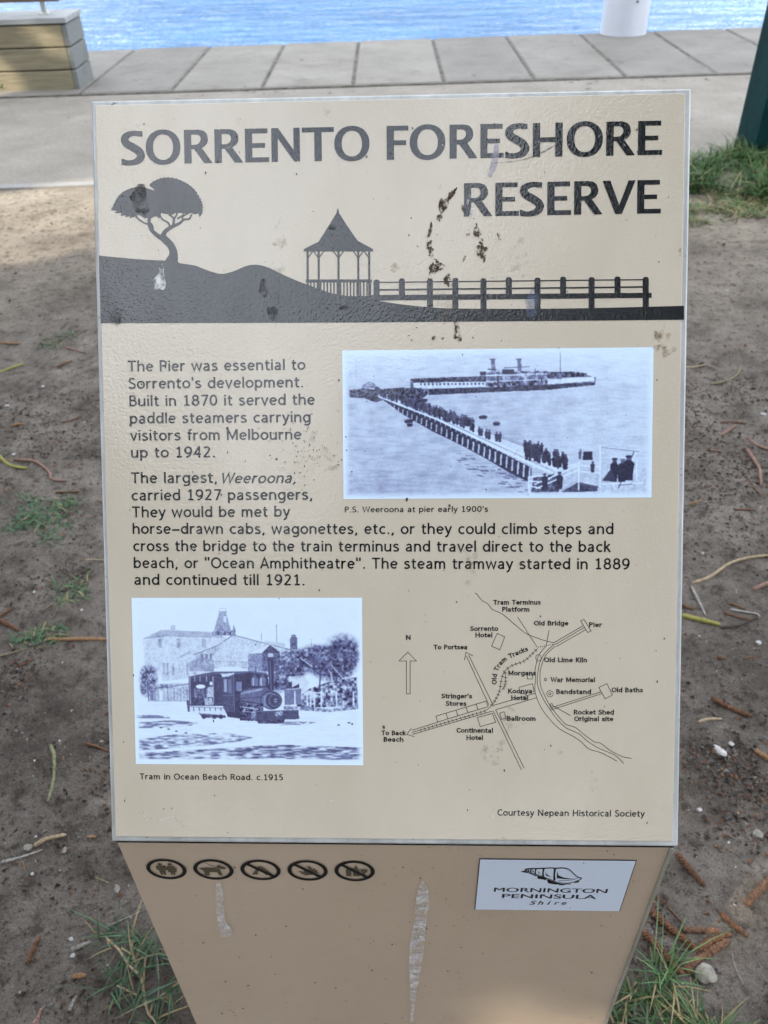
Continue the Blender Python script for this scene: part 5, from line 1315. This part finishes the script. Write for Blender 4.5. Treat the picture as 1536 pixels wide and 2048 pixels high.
LITTER = [
 (FR, 'long rust-brown scaly frond slanting out from the pedestal edge to a corner', [(1292, 1820), (1332, 1852), (1370, 1887), (1392, 1901)], 17, 'rust', .5),
 (FR, 'upper arm of the crooked brown frond pair beside the grey stone', [(1395, 1900), (1420, 1884), (1449, 1873), (1462, 1871)], 15, 'rust', .5),
 (FR, 'ribbed pale-brown frond lying just above the rounded grey stone', [(1371, 1948), (1389, 1925), (1420, 1903), (1458, 1884)], 17, 'brown', .55),
 (FR, 'dark rust frond running down into the couch grass by the pedestal', [(1280, 1868), (1313, 1897), (1338, 1925), (1367, 1954)], 16, 'rust', .5),
 (FR, 'short frond lying level behind the crossed rust fronds', [(1363, 1864), (1401, 1864), (1438, 1865)], 14, 'brown', .5),
 (FR, 'slim brown frond pointing down beside the white label corner of the sign', [(1350, 1712), (1382, 1745), (1409, 1773)], 12, 'rust', .5),
 (FR, 'thick grey-brown frond leaning in at the picture edge above the stones', [(1490, 1814), (1509, 1792), (1545, 1752)], 17, 'brown', .5),
 (FR, 'tangled brown frond end right of the level frond', [(1439, 1827), (1465, 1852), (1497, 1874)], 11, 'rust', .5),
 (TW, 'thin brown twig slipping under the pedestal above the fronds', [(1310, 1793), (1338, 1822), (1363, 1849)], 6, 'brown', 0),
 (FR, 'red-brown rough frond on bare soil near the bottom of the panel', [(1424, 1397), (1458, 1416), (1503, 1435)], 11, 'rust', .45),
 (TW, 'small curved tan twig below the red-brown rough frond', [(1395, 1449), (1414, 1441), (1444, 1438)], 8, 'tan', .2),
 (FR, 'orange-brown frond cut off by the picture edge near the pale shard', [(1509, 1500), (1528, 1513), (1548, 1528)], 12, 'orange', .4),
 (TW, 'thin brown needle twig crossing the pale shard', [(1430, 1488), (1452, 1503), (1474, 1520)], 4, 'brown', 0),
 (TW, 'long wavy tan twig rising to the picture edge beside the panel', [(1384, 1167), (1419, 1155), (1457, 1129), (1495, 1117), (1542, 1109)], 8, 'tan', .25),
 (TW, 'bent pinkish-brown twig standing out alone on grey soil', [(1492, 898), (1508, 923), (1517, 945), (1522, 972)], 8, 'pink', .2),
 (TW, 'slim brown twig above the bent pinkish one', [(1492, 877), (1514, 891), (1542, 903)], 7, 'pink', .2),
 (TW, 'dark-tipped thin twig below the bent pinkish one', [(1493, 958), (1511, 980), (1532, 1004)], 5, 'brown', 0),
 (TW, 'ribbed pale-brown twig below the long wavy tan one', [(1505, 1183), (1522, 1174), (1545, 1163)], 9, 'pink', .4),
 (TW, 'thick yellow-green twig touching the right side of the panel', [(1350, 1230), (1406, 1242), (1440, 1253)], 12, 'yellow', .2),
 (TW, 'dark grey twig continuing from the tip of the yellow-green one', [(1440, 1258), (1482, 1250), (1517, 1237)], 7, 'dark', 0),
 (TW, 'smooth grey hooked twig above the dark grey one', [(1460, 1218), (1489, 1225), (1514, 1234), (1517, 1242)], 7, 'grey', 0),
 (TW, 'brown twig lying against the grey hooked twig', [(1446, 1225), (1479, 1237), (1505, 1242)], 7, 'brown', .3),
 (TW, 'short reddish twig above the grey hooked twig', [(1459, 1205), (1478, 1214), (1492, 1219)], 5, 'brown', .2),
 (TW, 'grey lichen-covered twig between the wavy tan and yellow-green twigs', [(1382, 1174), (1397, 1202), (1411, 1231)], 7, 'grey', .3),
 (TW, 'short level red-brown twig above the long wavy tan one', [(1466, 1023), (1490, 1025), (1511, 1025)], 5, 'brown', .2),
 (TW, 'short tan-brown twig close to the panel edge level with the pier caption', [(1376, 1013), (1390, 1010), (1405, 1005)], 5, 'orange', .2),
 (TW, 'stubby red-brown twig below the yellow-green one', [(1432, 1317), (1442, 1318), (1451, 1317)], 8, 'rust', .3),
 (TW, 'thin red twig right of the stubby red-brown one', [(1484, 1318), (1503, 1316), (1522, 1316)], 4, 'rust', 0),
 (TW, 'faded tan twig left of the bent pinkish one', [(1413, 898), (1428, 900), (1444, 902)], 6, 'pink', 0),
 (TW, 'dull brown twig end poking from behind the panel above the yellow-green one', [(1362, 1213), (1376, 1217), (1390, 1220)], 8, 'brown', .2),
 (TW, 'olive-green curved twig like a hook on the grey soil', [(1421, 767), (1456, 760), (1477, 745), (1482, 728)], 6, 'olive', .1),
 (TW, 'tan twig poking from behind the panel beside the olive hook', [(1368, 732), (1390, 731), (1412, 731)], 7, 'tan', 0),
 (TW, 'level brown twig over a pinkish fragment below the olive hook', [(1441, 845), (1468, 846), (1494, 846)], 6, 'brown', .2),
 (TW, 'pinkish slanted fragment under the level brown twig', [(1441, 872), (1456, 861), (1471, 853)], 7, 'pink', .2),
 (TW, 'orange-brown twig entering from the picture edge beyond the yellow twig', [(-10, 687), (20, 688), (41, 689)], 6, 'orange', .1),
 (TW, 'thin yellow-green twig entering from the picture edge', [(-10, 749), (29, 737), (47, 727)], 6, 'yellow', .1),
 (TW, 'short red-brown twig left of the panel level with the first text line', [(114, 736), (130, 729), (144, 721)], 6, 'rust', .2),
 (TW, 'thin reddish twig beyond the short red-brown one', [(129, 692), (150, 700), (173, 706)], 5, 'pink', 0),
 (TW, 'tiny orange twig at the picture edge above the orange bit', [(-8, 832), (8, 832), (22, 832)], 5, 'orange', 0),
 (TW, 'little orange twig bit on the grey soil', [(23, 851), (37, 849), (51, 847)], 6, 'orange', .1),
 (TW, 'thin dark twig slanting beside the panel near the word steamers', [(123, 848), (145, 838), (164, 831)], 5, 'brown', 0),
 (TW, 'thick yellow-green twig curving in from the picture edge', [(-12, 900), (4, 918), (23, 932), (56, 936)], 9, 'yellow', .15),
 (TW, 'long curved pinkish twig with a kinked end beside the yellow-green one', [(29, 921), (70, 925), (97, 943), (106, 962), (135, 962)], 7, 'pink', .15),
 (TW, 'straight dark-red twig beyond the green weeds', [(111, 988), (136, 988), (160, 987)], 6, 'rust', .15),
 (TW, 'long orange-tan twig running under the left side of the panel', [(91, 1278), (123, 1280), (176, 1278), (235, 1279)], 10, 'orange', .25),
 (FR, 'reddish frond end at the picture edge, lower of the two meeting there', [(-10, 1238), (15, 1250), (38, 1262)], 10, 'rust', .35),
 (FR, 'reddish frond end at the picture edge, upper of the two meeting there', [(-10, 1238), (10, 1227), (28, 1217)], 8, 'rust', .3),
 (TW, 'short brown twig below the long orange-tan one', [(35, 1334), (52, 1326), (67, 1318)], 6, 'rust', .3),
 (TW, 'pale twig beside the panel near the line about horse-drawn cabs', [(168, 1121), (186, 1120), (210, 1121)], 5, 'tan', 0),
 (TW, 'thin pale grass stem on dark soil above the long orange-tan twig', [(88, 1218), (108, 1211), (129, 1214)], 3, 'tan', 0),
 (TW, 'thin dry stem sloping across the weeds at the picture edge', [(-5, 1312), (35, 1302), (67, 1292)], 3, 'tan', 0),
 (TW, 'olive-grey upright twig curving on soil beside the tram photograph', [(102, 1492), (111, 1517), (108, 1549), (105, 1576), (96, 1605)], 9, 'olive', .25),
 (FR, 'tan scaly frond piece next to a blue-grey pebble', [(69, 1694), (96, 1681), (133, 1669)], 9, 'tan', .45),
 (TW, 'smooth grey stick parallel to the tan scaly frond piece', [(3, 1727), (44, 1713), (85, 1701)], 9, 'grey', 0),
 (TW, 'brown twig vanishing under the panel beside the tram photograph', [(172, 1488), (195, 1494), (222, 1503)], 7, 'rust', .2),
 (FR, 'dark bark-like piece standing out on bare soil left of the symbols', [(175, 1722), (178, 1738), (184, 1755)], 10, 'dark', .5),
 (TW, 'thin straw leading from the dark bark-like piece', [(188, 1752), (203, 1757), (219, 1764)], 2.5, 'tan', 0),
 (FR, 'red-brown scaly frond above the grass tuft, pointing upward', [(55, 1932), (67, 1906), (82, 1876)], 12, 'rust', .5),
 (FR, 'grey and black scaly frond piece beside the grass tuft', [(143, 1903), (164, 1894), (184, 1884)], 9, 'grey', .55),
 (FR, 'short orange scaly frond stub left of the grass tuft', [(147, 1957), (160, 1957), (176, 1957)], 11, 'orange', .55),
 (FR, 'tiny orange scaly bit near the bottom corner of the panel', [(173, 1672), (182, 1672), (191, 1672)], 7, 'orange', .4),
 (FR, 'pale scaly frond at the bottom of the picture', [(66, 2062), (77, 2036), (86, 2017)], 10, 'pink', .5),
 (FR, 'grey crumbling frond piece near the bottom, left of the tuft', [(140, 2024), (148, 2009), (156, 1996)], 8, 'grey', .5),
 (TW, 'thin pale root running from the soil to the pedestal above the grass tuft', [(209, 1853), (242, 1841), (282, 1824), (300, 1816)], 3.5, 'grey', 0),
 (TW, 'tiny orange splinter under the smooth grey stick', [(45, 1722), (47, 1731), (48, 1740)], 4, 'orange', 0),
 (TW, 'long thin dry stem crossing the soil beside the grey stone', [(1464, 1905), (1470, 1935), (1488, 1975)], 3, 'grey', 0),
 (TW, 'wiry dark stem in the couch grass by the pedestal', [(1275, 1915), (1288, 1945), (1310, 1985)], 3, 'dark', 0),
]
for it in LITTER:
    twig(it[0], it[1], it[2], it[3], it[4], it[5], group='fallen fronds on the dirt' if it[0] == FR else 'twigs on the dirt', cat='frond' if it[0] == FR else 'twig')

def rock(name, label, x, y, wpx, hpx, tone, rot=0.0, group='stones on the dirt', flat=0.55):
    g = ground(x, y); depth = (g - Vector((0, 0, CAM_H))).dot(FW); k = depth / FPX
    a, b = wpx * k / 2, hpx * k / 2
    import bmesh
    bm = bmesh.new(); bmesh.ops.create_icosphere(bm, subdivisions=3, radius=1)
    sd_ = int(x * 3 + y)
    for v in bm.verts:
        n_ = float(fbm(np.array([v.co.x * 1.3 + sd_]), np.array([v.co.y * 1.3 + v.co.z * 1.7]), 3, sd_ % 97)[0]) - .44
        q = v.co * (1 + .85 * n_)
        q = Vector((q.x * a, q.y * b * 1.15, q.z * min(a, b) * flat)); q.rotate(Matrix.Rotation(rot, 3, 'Z')); v.co = q
    me = bpy.data.meshes.new(name); bm.to_mesh(me); bm.free(); me.materials.append(LIT[tone])
    me.polygons.foreach_set('use_smooth', [True] * len(me.polygons))
    o = bpy.data.objects.new(name, me); COL.objects.link(o); o.location = (g.x, g.y, gz(g.x, g.y) + min(a, b) * flat * .55)
    return tag(o, label, 'stone', group)
ROCKS = [('rounded grey stone beside the ribbed frond, largest stone in the picture', 1411, 1950, 44, 34, 'stone', -.5), ('pale elongated shard with a twig across it', 1437, 1504, 34, 15, 'white', -.8), ('white pebble just beyond the pale shard', 1463, 1486, 15, 13, 'white', 0),
         ('white broken shell bit below the pale shard', 1398, 1621, 16, 11, 'white', .3), ('white chip on grey soil nearest the grass by the post', 1453, 580, 14, 6, 'white', 0), ('white chip at the picture edge beside the bent pinkish twig', 1526, 829, 15, 10, 'white', 0),
         ('round white-grey pebble right of the yellow-green twig', 1517, 1288, 15, 13, 'white', 0), ('blue-grey pebble at the end of the tan scaly frond piece', 56, 1695, 17, 13, 'stone', .3), ('small tan pebble right of the tan scaly frond piece', 128, 1700, 10, 12, 'stone', 0),
         ('flat pale stone between the symbols and the dark bark-like piece', 233, 1776, 12, 15, 'stone', .4), ('white pebble above the grey and black frond piece', 142, 1878, 13, 10, 'white', 0), ('white pebble below the grey and black frond piece', 147, 1913, 13, 11, 'white', .4),
         ('tiny white pebble below the smooth grey stick', 63, 1746, 8, 8, 'white', 0), ('tiny white pebble near the pale frond at the bottom', 41, 1987, 6, 6, 'white', 0), ('white pebble beside the thick yellow-green twig', 28, 911, 10, 10, 'white', 0),
         ('white pebble left of the third text line', 86, 774, 10, 8, 'white', 0), ('white pebble left of the first paragraph at the picture edge', 14, 812, 13, 9, 'white', 0), ('tiny pale pebble below the green weeds', 69, 1186, 8, 8, 'white', 0), ('tiny white pebble near the thin pale grass stem', 163, 1220, 8, 7, 'white', 0),
         ('grey-green stone on crumbs right of the credit line', 1515, 1672, 20, 16, 'stone', .6)]
for lb, x, y, a, b, tn, ro in ROCKS:
    if tn == 'white' and a < 20: a *= .75; b *= .7
    rock('stone', lb, x, y, a, b, tn, ro)

# loose crumbs of soil and bark: one heap of stuff
def crumbs(name, label, n, size, cols, seed, region):
    r_ = np.random.default_rng(seed)
    x0, x1, y0, y1 = region
    x = r_.uniform(x0, x1, n * 3); y = r_.uniform(y0, y1, n * 3)
    k = fbm(x * 4, y * 4, 3, seed) > 0.34 + 0.22 * r_.random(n * 3); x = x[k][:n]; y = y[k][:n]; n = len(x)
    s = size[0] + (size[1] - size[0]) * r_.random(n) ** 2.5
    base = np.array([(1, 0, 0), (-.5, .87, 0), (-.5, -.87, 0), (.2, .1, .75), (0, 0, -.6)])
    V = base[None] * r_.uniform(.55, 1.3, (n, 5, 1)) * s[:, None, None]
    V[:, :, 0] *= r_.uniform(.6, 1.9, (n, 1))
    a = r_.uniform(0, 6.28, n); c_, s_ = np.cos(a)[:, None], np.sin(a)[:, None]
    Vx = V[:, :, 0] * c_ - V[:, :, 1] * s_; Vy = V[:, :, 0] * s_ + V[:, :, 1] * c_
    V[:, :, 0] = Vx + x[:, None]; V[:, :, 1] = Vy + y[:, None]; V[:, :, 2] += (soil_height(x, y) + s * .25)[:, None]
    f = np.array([(0, 1, 3), (1, 2, 3), (2, 0, 3), (1, 0, 4), (2, 1, 4), (0, 2, 4)])
    F = (f[None] + (np.arange(n) * 5)[:, None, None]).reshape(-1, 3)
    ci = r_.integers(0, len(cols), n); C = np.repeat(np.array(cols)[ci] * r_.uniform(.6, 1.4, (n, 1)), 5, axis=0)
    m = bpy.data.materials.get('crumb')
    if m is None:
        q = Mat('crumb', .9, .15); q.set('Base Color', q.attr('tone')); m = q.m
    return tag(quads_obj(name, V.reshape(-1, 3), F, m, colors=C), label, 'soil crumbs', kind='stuff')
DK = [(0.045, 0.036, 0.030), (0.028, 0.022, 0.018), (0.075, 0.060, 0.050), (0.10, 0.06, 0.04), (0.085, 0.08, 0.075), (0.11, 0.10, 0.09)]
crumbs('soil_crumbs', 'dark loose crumbs of soil and bark strewn over the dirt', 20000, (.0010, .0062), DK, 3, (-1.5, 1.5, .35, 2.6))
crumbs('soil_crumbs', 'coarse dark crumbly soil on the dirt left of the tram photograph', 5200, (.0018, .0065), DK, 21, (-.95, -.28, .95, 1.75))
crumbs('soil_crumbs', 'coarse dark crumbly soil around the brown fronds right of the pedestal', 4200, (.0015, .006), DK + [(0.10, 0.05, 0.03)], 33, (.28, .75, .58, 1.05))
crumbs('soil_crumbs', 'dark crumbs on the trodden dirt right of the panel', 2600, (.002, .007), DK, 27, (.35, 1.3, 1.1, 2.6))
crumbs('grit', 'pale grit and shell specks strewn over the dirt', 1500, (.0008, .0032), [(0.40, 0.38, 0.35), (0.55, 0.54, 0.52), (0.26, 0.24, 0.22)], 8, (-1.3, 1.3, .35, 2.4))
crumbs('bark_litter', 'small reddish bark flakes scattered over the dirt', 1800, (.0015, .007), [(0.13, 0.06, 0.035), (0.09, 0.045, 0.03), (0.20, 0.12, 0.07)], 12, (-1.4, 1.4, .35, 3.0))
crumbs('leaf_litter', 'dark leaf bits scattered on the far dirt before the kerb', 260, (.004, .016), [(0.06, 0.045, 0.035), (0.04, 0.032, 0.026), (0.10, 0.07, 0.05)], 15, (-2.6, 2.6, 2.4, 4.8))

r_ = np.random.default_rng(44); nl = 90
lx = r_.uniform(-3.0, 3.6, nl); ly = np.where(r_.random(nl) < .55, 7.42 + .026 * lx + r_.normal(0, .07, nl), r_.uniform(5.3, 9.2, nl)); lz = np.where(ly > 7.53 + .026 * lx, .026, .007)
lp_ = np.stack([lx, ly, lz], 1); sz = r_.uniform(.006, .022, (nl, 1)); an = r_.uniform(0, 6.28, nl)
ax_ = np.stack([np.cos(an), np.sin(an), r_.uniform(-.2, .2, nl)], 1); bx_ = np.stack([-np.sin(an), np.cos(an), r_.uniform(-.1, .4, nl)], 1)
Vl = np.stack([lp_ - ax_ * sz * 1.6, lp_ - bx_ * sz * .5, lp_ + ax_ * sz * 1.6, lp_ + bx_ * sz * .5], 1); Vl[:, :, 2] = np.maximum(Vl[:, :, 2], lz[:, None])
cl_ = np.repeat(np.array([(0.06, 0.05, 0.04), (0.10, 0.075, 0.05), (0.045, 0.04, 0.035)])[r_.integers(0, 3, nl)], 4, axis=0)
tag(quads_obj('leaf_litter', Vl.reshape(-1, 3), np.arange(nl * 4).reshape(-1, 4), M_leaf, colors=cl_), 'small dark leaf bits blown over the path and pavement slabs', 'leaf litter', kind='stuff')

# couch grass tuft on runners, bottom left
tuft = thing('grass_tuft', 'couch grass tuft with pale runners on the dirt beside the pedestal', 'grass tuft', ground(300, 2010))
t0 = Vector(tuft.location); vs_all = []; ends = []
for px, wd in (([(302, 2040), (290, 2000), (284, 1960), (262, 1938), (240, 1905), (222, 1888), (212, 1875)], 7), ([(284, 1965), (272, 1930), (268, 1902), (270, 1885)], 6), ([(288, 1975), (290, 1940), (296, 1915), (300, 1902)], 5), ([(300, 2035), (310, 2010), (322, 1998), (340, 1990)], 5), ([(292, 2005), (270, 1992), (248, 1984), (236, 1975)], 5), ([(296, 2030), (310, 2045), (318, 2062)], 5)):
    g = [ground(*p) for p in px]; k = (g[0] - Vector((0, 0, CAM_H))).dot(FW) / FPX
    pts = [(p.x - t0.x, p.y - t0.y, gz(p.x, p.y) + .004 + .010 * math.sin(3.1 * i / len(g))) for i, p in enumerate(g)]
    vs_all.append(tube(pts, wd * k / 2, 7, 0, .008, .3, len(vs_all)))
    ends += [(g[i], i / len(g)) for i in range(1, len(g))] + [(g[-1], 1)] * 2
v, f = join(vs_all); mesh_obj('runner', v, f, LIT['tan'], tuft, smooth=True)
p0 = []
for g, t_ in ends:
    for k in range(4): p0.append((g.x - t0.x + rng.normal(0, .006), g.y - t0.y + rng.normal(0, .006), gz(g.x, g.y) + .006 + rng.uniform(0, .008)))
p0 = np.array(p0); n = len(p0)
V, F, C = blades(p0, rng.uniform(.014, .040, n), rng.uniform(.002, .0040, n), rng.uniform(.5, 1.8, n), greens(n, (0.014, 0.045, 0.022), (0.055, 0.115, 0.050), .14))
quads_obj('blades', V, F, M_grass, tuft, colors=C)
twig(TW, 'long pale straw rising through the couch grass tuft', [(315, 1906), (320, 1976), (310, 2046)], 3, 'grey', 0, .012, 'twigs on the dirt')

# weeds against the bench
for i, (x, y, h_, nb, lb) in enumerate(((10, 186, .10, 40, 'bushier green weed at the foot of the bench, at the picture edge'), (30, 183, .065, 16, 'small upright green weed at the bench foot beside the bushier one'), (50, 182, .05, 14, 'smallest green weed at the bench foot, farthest from the picture edge'))):
    g = ground(x, y); wd = thing('weed', lb, 'weed', (g.x, g.y - .01, 0), 'weeds at the bench foot')
    p0 = np.stack([rng.normal(0, .03 if i else .05, nb), rng.normal(0, .012, nb), np.zeros(nb)], 1)
    V, F, C = blades(p0, rng.uniform(.5, 1.1, nb) * h_, rng.uniform(.012, .022, nb), rng.uniform(.1, .8, nb), greens(nb, (0.04, 0.12, 0.02), (0.10, 0.22, 0.04), 0))
    quads_obj('leaves', V, F, M_grass, wd, colors=C)
    v, f = tube([(0, 0, -.01), (.003, 0, h_ * .4), (0, .004, h_ * .8)], .004, 6, 0, .01); mesh_obj('stem', v, f, LIT['olive'], wd)

# ------------------------------------------------------------------ trees behind the viewer: they shade the ground and show in the glossy panel
def leaf_cloud(name, pts, size, parent, dark=(0.020, 0.045, 0.016), light=(0.060, 0.105, 0.035)):
    n = len(pts); r_ = np.random.default_rng(n)
    a = r_.normal(size=(n, 3)); a /= np.linalg.norm(a, axis=1)[:, None]
    b = r_.normal(size=(n, 3)); b -= (a * b).sum(1)[:, None] * a; b /= np.linalg.norm(b, axis=1)[:, None]
    s = r_.uniform(*size, (n, 1)); l_ = s * r_.uniform(.9, 1.7, (n, 1))
    V = np.stack([pts - a * l_, pts - b * s * .5, pts + a * l_, pts + b * s * .5], 1).reshape(-1, 3)
    F = np.arange(n * 4).reshape(-1, 4)
    t_ = r_.random((n, 1)); C = np.repeat(np.array(dark) * (1 - t_) + np.array(light) * t_, 4, axis=0)
    return quads_obj(name, V, F, M_leaf, parent, colors=C)
def trunk(parent, h, r0, limbs, nm='trunk'):
    v, f = tube([(0, 0, -.2), (.1, .05, h * .35), (-.05, .1, h * .7), (0, 0, h)], r0, 12, 0, .25, .6, 3)
    L2 = [(v, f)]
    for (dx, dy, dz, z0) in limbs: L2.append(tube([(0, 0, z0), (dx * .5, dy * .5, z0 + dz * .55), (dx, dy, z0 + dz)], r0 * .4, 8, 0, .3, .7, 5))
    v, f = join(L2); return mesh_obj(nm, v, f, M_bark, parent, smooth=True)

S = np.array(SUN)
def shade_tree():
    loc = Vector((-9.5, -6.0, 0)); t = thing('shade_tree', 'broad dense tree behind the viewer shading the sign and the path', 'tree', loc)
    r_ = np.random.default_rng(5); n = 170000
    p_ = np.stack([r_.uniform(-17, -2.0, n), r_.uniform(-12, 5.5, n), r_.uniform(5.4, 9.4, n)], 1)
    e = ((p_[:, 0] + 8.8) / 7.6) ** 2 + ((p_[:, 1] + 2.6) / 8.2) ** 2 + ((p_[:, 2] - 6.6) / 2.7) ** 2
    cl = fbm(p_[:, 0] * .9 + p_[:, 2] * .5, p_[:, 1] * .9 - p_[:, 2] * .4, 3, 9)
    keep = (e < 1 + .25 * (cl - .45)) & (cl > .25)
    # gaps in the crown where sunlight comes through
    for (T, rad) in GAPS:
        q = p_ - np.array(T); tt = q @ S; d = np.linalg.norm(q - tt[:, None] * S, axis=1)
        keep &= d > rad * (0.95 + .35 * vnoise(p_[:, 0] * 2.2, p_[:, 1] * 2.2 + p_[:, 2], 4))
    v_ = p_ - np.array((0.0, 0.55, 1.08)); az_ = np.degrees(np.arctan2(v_[:, 0], -v_[:, 1])); el_ = np.degrees(np.arctan2(v_[:, 2], np.hypot(v_[:, 0], v_[:, 1])))
    keep &= ~((az_ > -47 + 4 * cl) & (az_ < 90) & (el_ > 30))      # open sky above the lower tree
    p_ = p_[keep]
    leaf_cloud('crown', p_ - np.array(loc), (.06, .15), t)
    print('shade crown', len(p_))
    trunk(t, 6.4, .38, [(3.5, 1.5, 2.2, 3.6), (-3.5, 2, 2.2, 3.8), (1, -4, 2.2, 3.4), (.5, 4.5, 2, 3.9), (4.5, 4.0, 1.6, 4.4)])
def FP(x, y):
    u, v = Q(x, y); p = PC[3] + FX * u + FZ * v; return tuple(p)
G1 = ground(90, 440); G2 = ground(175, 405); G3 = ground(15, 190)
GAPS = [((G1.x, G1.y, 0), .58), ((G2.x + .05, G2.y, 0), .24), ((-3.35, 7.6, .05), .24), ((-2.35, 8.0, 0), .12), (FP(1175, 2050), .075), (FP(1100, 2110), .08)]
shade_tree()

PCEN = np.array((0.0, 0.55, 1.08))
def sector_tree(name, label, loc, inside, az, el, dist, n, size, th, tr, limbs):
    """a crown filling the part of the sky given by inside(azimuth, elevation) seen from the sign"""
    t = thing(name, label, 'tree', loc); r_ = np.random.default_rng(n)
    a = r_.uniform(*az, n); e = r_.uniform(*el, n); d = r_.uniform(*dist, n)
    wob = 7 * (fbm(a / 5, e / 5, 3, 13) - .45)
    k = inside(a + wob, e + wob * .6) & (fbm(a / 3, e / 3 + d, 3, 3) > .27)
    a, e, d = np.radians(a[k]), np.radians(e[k]), d[k]
    q = PCEN + np.stack([np.sin(a) * np.cos(e), -np.cos(a) * np.cos(e), np.sin(e)], 1) * d[:, None]
    q = q[q[:, 2] > .4]
    for (T, rad) in GAPS:
        v_ = q - np.array(T); tt = v_ @ S; q = q[np.linalg.norm(v_ - tt[:, None] * S, axis=1) > rad + .05]
    leaf_cloud('crown', q - np.array(loc), size, t); trunk(t, th, tr, limbs)
right_edge = lambda e: np.interp(e, [0, 28, 36, 43, 45, 49, 52, 56, 62], [-12, -11, -6.5, -6, 2.5, 4.5, 8, 14.5, 22])
sector_tree('shade_tree', 'tall dark tree behind the viewer, right of the open sky', (3.6, -7.2, 0), lambda a, e: (a > right_edge(e)) & (np.hypot((a - 13) / 4.2, (e - 40.5) / 3.2) > 1) & (np.hypot((a - 19) / 2.5, (e - 45) / 1.8) > 1) & (np.hypot((a - 7) / 2.2, (e - 43) / 1.6) > 1), (-14, 62), (4, 66), (7.5, 10.5), 15000, (.10, .26), 7.0, .35, [(2, 1, 2, 3), (-2, .5, 2, 3.5), (.5, -2, 2, 4)])
left_top = lambda a: np.interp(a, [-60, -29, -20, -16, -12, -9, -6], [40, 36, 35, 30.5, 28, 30.5, 36])
sector_tree('shade_tree', 'lower rounded tree behind the viewer, left of the open sky', (-5.0, -10.0, 0), lambda a, e: (e < left_top(a)) & (a < -5), (-62, -4), (3, 47), (9.5, 12.5), 11000, (.13, .30), 6.0, .35, [(2, 1, 2, 2.5), (-2.5, .5, 2, 2.5), (.5, -2, 2, 3)])
